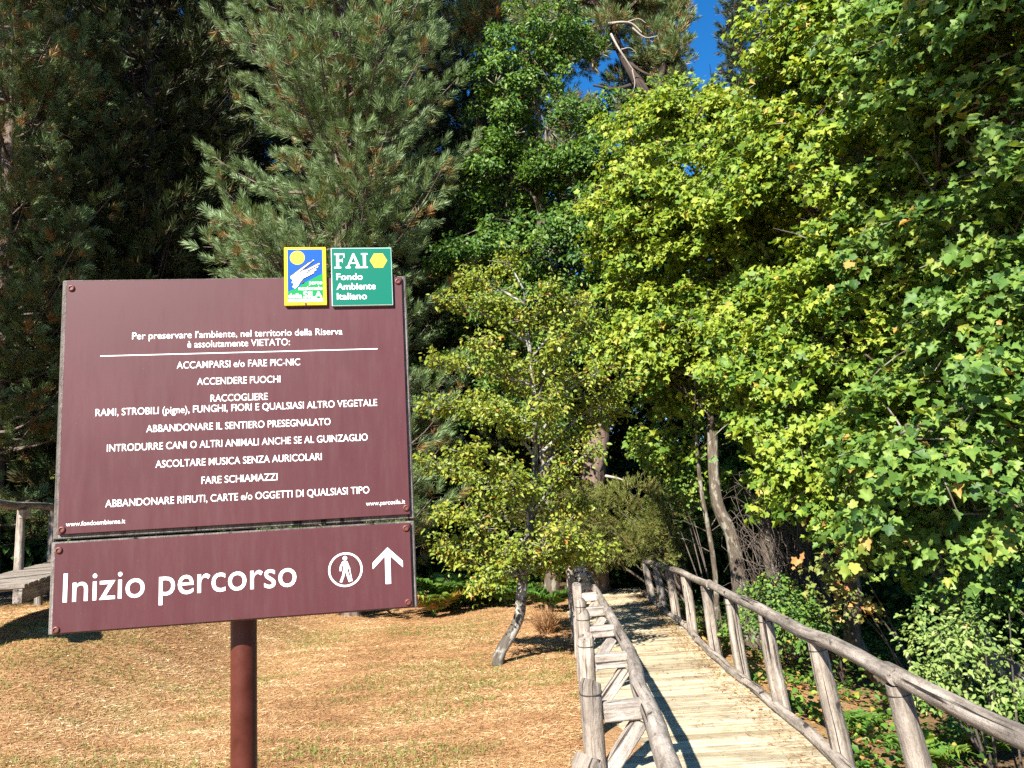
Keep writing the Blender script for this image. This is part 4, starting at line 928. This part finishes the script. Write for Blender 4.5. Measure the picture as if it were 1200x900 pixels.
# tangle of bare twigs under the maples
def twigs():
    rng = np.random.default_rng(12); b = Vector((3.5, 10.0, H(3.5, 10.0))); root = empty('bare_bush', b); tag(root, 'leafless bush of tangled grey brown twigs under the maples', 'bush')
    mb = MB()
    for k in range(260):
        p = W(rng.uniform(855, 985), rng.uniform(555, 700), rng.uniform(9.6, 10.8)) - b; f = Vector((p.x * .45 + rng.normal(0, .15), p.y * .5, max(-.05, p.z - rng.uniform(.5, 1.2))))
        m_ = f.lerp(p, .55) + Vector(rng.normal(0, .19, 3)); q = curve_pts([f, m_, p, p + Vector((rng.normal(0, .15), rng.normal(0, .1), -abs(rng.normal(0, .16))))], 4)
        mb.tube(q, lerp_r([rng.uniform(.004, .008), .002], len(q)), 4, 0, k, cap=False)
    mb.build('twigs', M_twig, root, recalc=False)
twigs()
# slender bare trunks of the wood behind the right railing
slim = [(827, 11.6, .035, 0.00, 3.6, 'thin straight stem beside the leaning maple trunk'), (1085, 9.2, .06, .15, 4.0, 'slender trunk behind the taller whitish shrub'), (905, 12.5, .09, -.3, 4.5, 'slender trunk leaning left behind the bare bush'), (958, 11.8, .06, .2, 4.5, 'slender trunk in the shade behind the withered sapling'), (930, 14, .10, .25, 5.0, 'slender trunk deep in the shade behind the bare bush'), (1060, 12.5, .09, -.2, 5.0, 'slender trunk deep in the shade behind the tallest maple')]
for k, (px, Y, r, ln, hh, lab) in enumerate(slim):
    b = gpt(px, Y); mb = MB(); q = [(ln * z / hh + .05 * math.sin(z * 2 + k), .04 * math.cos(z * 1.7), z) for z in np.linspace(-.2, hh, 12)]
    mb.tube(q, lerp_r([r * 1.15, r, r * .6], 12), 9, .15, k)
    for j in range(9):
        z = random.Random(k * 9 + j).uniform(.8, hh); a = j * 2.4; L = .35
        mb.tube([(ln * z / hh, 0, z), (ln * z / hh + math.cos(a) * L, math.sin(a) * L, z + .18), (ln * z / hh + math.cos(a) * L * 1.8, math.sin(a) * L * 1.8, z + .22)], [r * .25, .008, .003], 4, 0, j, cap=False)
    o = empty('slender_tree', b); tag(o, lab, 'tree'); mb.build('trunk', M_bark_maple, o, recalc=False)

# shaded understory of the wood
def understory():
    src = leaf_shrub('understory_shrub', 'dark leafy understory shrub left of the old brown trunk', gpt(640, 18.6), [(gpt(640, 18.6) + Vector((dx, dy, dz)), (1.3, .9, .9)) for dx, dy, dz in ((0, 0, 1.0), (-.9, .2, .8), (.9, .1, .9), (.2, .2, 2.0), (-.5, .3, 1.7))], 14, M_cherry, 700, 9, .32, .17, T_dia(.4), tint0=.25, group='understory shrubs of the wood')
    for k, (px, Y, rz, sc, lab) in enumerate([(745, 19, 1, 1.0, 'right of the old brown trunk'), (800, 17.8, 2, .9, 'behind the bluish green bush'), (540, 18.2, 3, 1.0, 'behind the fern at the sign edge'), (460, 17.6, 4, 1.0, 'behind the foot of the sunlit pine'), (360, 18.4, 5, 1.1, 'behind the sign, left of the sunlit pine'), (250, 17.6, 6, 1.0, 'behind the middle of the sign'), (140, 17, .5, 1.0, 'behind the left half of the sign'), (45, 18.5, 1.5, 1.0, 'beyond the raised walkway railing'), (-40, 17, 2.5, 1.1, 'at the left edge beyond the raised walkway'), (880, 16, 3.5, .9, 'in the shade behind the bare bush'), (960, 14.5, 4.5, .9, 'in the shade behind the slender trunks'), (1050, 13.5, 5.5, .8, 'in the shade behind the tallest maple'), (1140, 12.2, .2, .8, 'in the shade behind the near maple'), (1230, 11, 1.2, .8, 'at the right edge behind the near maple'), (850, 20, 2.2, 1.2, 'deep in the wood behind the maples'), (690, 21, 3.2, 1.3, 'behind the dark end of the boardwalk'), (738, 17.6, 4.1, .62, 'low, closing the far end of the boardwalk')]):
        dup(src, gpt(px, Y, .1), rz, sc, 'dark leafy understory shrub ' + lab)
understory()

# ferns
def fern(label, base, nf, L, seed, t0=.5, group=None, name='fern'):
    rng = np.random.default_rng(seed); b = Vector(base); pos, nv, tip, sz, tt = [], [], [], [], []; mb = MB()
    for k in range(nf):
        az = 2 * math.pi * k / nf + rng.normal(0, .3); h = Vector((math.cos(az), math.sin(az), 0)); l = L * rng.uniform(.75, 1.15); sd = Vector((-h.y, h.x, 0))
        pts = [h * (l * s * .9) + Vector((0, 0, l * (1.25 * s - .85 * s * s))) for s in np.linspace(0, 1, 12)]
        mb.tube(pts, lerp_r([.005, .0015], 12), 4, 0, k, cap=False); tk = t0 + rng.normal(0, .12)
        for s in np.linspace(.18, .99, 17):
            i5 = s * 11; i0 = min(int(i5), 10); c = pts[i0].lerp(pts[i0 + 1], i5 - i0); tg = (pts[i0 + 1] - pts[i0]).normalized()
            w = l * .30 * math.sin(min(1, s * 1.15 + .12) * math.pi) ** .8 + .01
            for sg in (-1, 1):
                pos.append(c); u = sd.cross(tg) * -1; nv.append(tg.cross(sd * sg) * sg + Vector(rng.normal(0, .1, 3))); tip.append(sd * sg + tg * .45 + Vector((0, 0, -.15))); sz.append(w); tt.append(tk + rng.normal(0, .06))
    V, F = place_leaves(np.array(pos), np.array(nv), np.array(tip), np.array(sz), T_oval(.13))
    root = empty(name, b); tag(root, label, 'fern', group)
    mb.build('stalk', M_fern, root, recalc=False); tri_mesh('fronds', V, F, M_fern, root, np.repeat(np.clip(tt, 0, 1), 6))
    return root
def gp2(px, py):
    d = W(px, py, 1.0) - Vector((0, 0, CAM_Z)); t = 1.0
    for _ in range(40):
        p = Vector((0, 0, CAM_Z)) + d * t; t *= (CAM_Z - H(p.x, p.y)) / max(CAM_Z - p.z, 1e-3) * .5 + .5
    p = Vector((0, 0, CAM_Z)) + d * t; return Vector((p.x, p.y, H(p.x, p.y)))
for k, (px, Y, L, t0, lab) in enumerate([(530, 14.4, 1.15, .45, 'large green fern behind the crooked tree, beside the sign edge'), (505, 14.0, .9, .95, 'rusty withered fern at the right edge of the sign'), (555, 14.8, 1.0, .5, 'green fern behind the trunk of the crooked tree'), (640, 13.6, .8, .5, 'fern in the shade left of the far railing end'), (590, 14.5, .9, .6, 'fern in the middle of the lawn edge')]):
    fern(lab, gpt(px, Y), 11, L, 60 + k, t0, 'ferns along the lawn edge')
for k, (px, py, L, t0, lab) in enumerate([(1160, 890, .5, .6, 'bright green fern at the bottom right corner'), (1090, 905, .42, .7, 'bright fern between the two nearest right posts'), (1185, 850, .45, .5, 'fern below the pale shrub at the right edge'), (1010, 862, .35, .6, 'small fern beside the second right post')]):
    fern(lab, gp2(px, py), 10, L, 80 + k, t0, 'ferns beyond the right railing')

# ------------------------------------------------------------------ ground cover
def blades(name, X, Y, rng, L, wd, flat, mat, tint, kind='stuff', label=None, cat=None):
    n = len(X); Z = hgt(X, Y); p0 = np.stack([X, Y, Z + .004], 1)
    az = rng.random(n) * 2 * np.pi; el = np.clip(rng.normal(flat[0], flat[1], n), -.02, 1.45); l = L * rng.uniform(.5, 1.4, n)
    d = np.stack([np.cos(az) * np.cos(el), np.sin(az) * np.cos(el), np.sin(el)], 1); sd = np.stack([-np.sin(az), np.cos(az), rng.normal(0, .4, n)], 1)
    p1 = p0 + d * l[:, None] * .55; p2 = p0 + d * l[:, None]; p2[:, 2] -= .18 * l * np.cos(el) * (el > .2); p2[:, 2] = np.maximum(p2[:, 2], hgt(p2[:, 0], p2[:, 1]) + .003)
    w = wd * rng.uniform(.6, 1.4, n)[:, None]
    V = np.stack([p0 - sd * w / 2, p0 + sd * w / 2, p1 + sd * w * .42, p1 - sd * w * .42, p2], 1).reshape(-1, 3)
    i = np.arange(n) * 5
    F = np.concatenate([np.stack([i, i + 1, i + 2], 1), np.stack([i, i + 2, i + 3], 1), np.stack([i + 3, i + 2, i + 4], 1)])
    o = tri_mesh(name, V, F, mat, None, np.repeat(np.clip(tint, 0, 1), 5)); tag(o, label, cat, None, kind); return o
rg = np.random.default_rng(77)
def field(n, x0, x1, y0, y1):
    x = rg.uniform(x0, x1, n); y = y0 + (y1 - y0) * rg.random(n) ** 1.35; return x, y
x, y = field(330000, -9, 2.0, 4.8, 15.2); ok = (x < dl(y) - .03) & (np.abs(x) < .75 * y + 1); x, y = x[ok], y[ok]
pt = np.stack([x, y, x * 0], 1)
blades('dry_grass', x, y, rg, .055, .0042, (.10, .15), M_drygrass, .52 + .20 * wob(pt, 1.7, 2) + .30 * wob(pt, 5.1, 1) + .2 * wob(pt, 11, 3) + rg.normal(0, .2, len(x)), label='tan dry grass and fallen pine needles covering the lawn', cat='dry grass')
x, y = field(130000, -9, 1.9, 4.8, 15.5); pt = np.stack([x, y, x * 0], 1); g = wob(pt, 0.9, 4.0) * .6 + wob(pt, 3.1, 1.0) * .4 + wob(pt, 7.3, 2.0) * .45 + wob(pt, 13.1, 5.0) * .3 - .03 * (y - 8)
ok = (x < dl(y) - .05) & (g > .20 + rg.normal(0, .10, len(x))); x, y = x[ok], y[ok]
blades('green_grass', x, y, rg, .048, .0045, (.7, .35), M_grass, .45 + rg.normal(0, .25, len(x)), label='sparse green grass growing in patches through the dry lawn', cat='grass')
# dry tussocks along the back of the lawn
for k, (px, py, r, lab) in enumerate([(515, 700, .30, 'straw coloured grass tussock at the right edge of the sign'), (545, 706, .22, 'small straw grass tussock left of the crooked trunk'), (640, 742, .10, 'small dry grass tussock right of the crooked trunk')]):
    c = gp2(px, py); n = 700; a = rg.random(n) * 6.28; rr_ = r * np.sqrt(rg.random(n))
    o = blades('grass_tussock', c.x + rr_ * np.cos(a), c.y + rr_ * np.sin(a), rg, .36, .010, (1.05, .25), M_drygrass, (.45 if k == 2 else .62) + rg.normal(0, .2, n), kind=None, label=lab, cat='grass')
    tag(o, group='grass tussocks at the back of the lawn')
# leafy undergrowth right of the boardwalk
n = 30000; y = 3.6 + 12 * rg.random(n) ** 1.2; x = dr(y) + .12 + (rg.random(n) ** 1.4) * 5.0; pt = np.stack([x, y, x * 0], 1)
g = wob(pt, 2.3, 1.0) + .25 * wob(pt, 6, 3); ok = g > -.08 + rg.normal(0, .1, n); x, y = x[ok], y[ok]; n = len(x)
z = hgt(x, y) + .03 + np.abs(rg.normal(0, .09, n)) * (1 + .8 * (x - dr(y) > .8))
V, F = place_leaves(np.stack([x, y, z], 1), np.array([0, 0, 1.]) + rg.normal(0, .4, (n, 3)), rg.normal(size=(n, 3)), .055 * rg.uniform(.6, 1.5, n), T_oval(.36))
o = tri_mesh('undergrowth', V, F, M_fern, None, np.repeat(np.clip(.52 + rg.normal(0, .2, n), 0, .95), 6)); tag(o, 'low green leafy ground cover right of the boardwalk', 'ground cover', None, 'stuff')
# fallen leaves and needles on the boardwalk and beside it
n = 1900; y = 4.4 + 11 * rg.random(n); u = rg.random(n); edge = rg.random(n) < .62
xx = np.where(edge, dr(y) - .10 - np.abs(rg.normal(0, .10, n)), dl(y) + u * (dr(y) - dl(y) - .1)); keep = (rg.random(n) < np.clip((y - 5.5) / 6, .06, .5)); xx, y = xx[keep], y[keep]; n = len(y)
pos = np.stack([xx, y, .012 + .006 * rg.random(n)], 1)
V, F = place_leaves(pos, np.array([0, 0, 1.]) + rg.normal(0, .22, (n, 3)), rg.normal(size=(n, 3)) * np.array([1, 1, .1]), .030 * rg.uniform(.5, 1.5, n), T_oval(.3), .35); t1 = np.repeat(rg.uniform(0, .7, n), 6)
n2 = 2600; y2 = 4.4 + 11 * rg.random(n2); x2 = np.where(rg.random(n2) < .75, dr(y2) - .09 - np.abs(rg.normal(0, .16, n2)), dl(y2) + rg.random(n2) * (dr(y2) - dl(y2) - .1))
V2, F2 = place_leaves(np.stack([x2, y2, .008 + .005 * rg.random(n2)], 1), np.array([0, 0, 1.]) + rg.normal(0, .1, (n2, 3)), rg.normal(size=(n2, 3)) * np.array([1, 1, .02]), .10 * rg.uniform(.6, 1.2, n2), T_dia(.018), .1)
V3n = 700; y3 = 3.6 + 10 * rg.random(V3n); x3 = dr(y3) + .1 + rg.random(V3n) * 1.2
V3, F3 = place_leaves(np.stack([x3, y3, hgt(x3, y3) + .02 + .02 * rg.random(V3n)], 1), np.array([0, 0, 1.]) + rg.normal(0, .3, (V3n, 3)), rg.normal(size=(V3n, 3)), .06 * rg.uniform(.5, 1.4, V3n), T_oval(.3))
V, F, t = join([(V, F, t1), (V2, F2, np.repeat(rg.uniform(0, .5, n2), 4)), (V3, F3, np.repeat(rg.uniform(0, .8, V3n), 6))])
o = tri_mesh('fallen_leaves', V, F, M_dryleaf, None, t); tag(o, 'orange fallen leaves and pine needles scattered along the boardwalk edge', 'fallen leaves', None, 'stuff')
print('tris', sum(len(o.data.polygons) for o in bpy.data.objects if o.type == 'MESH'))
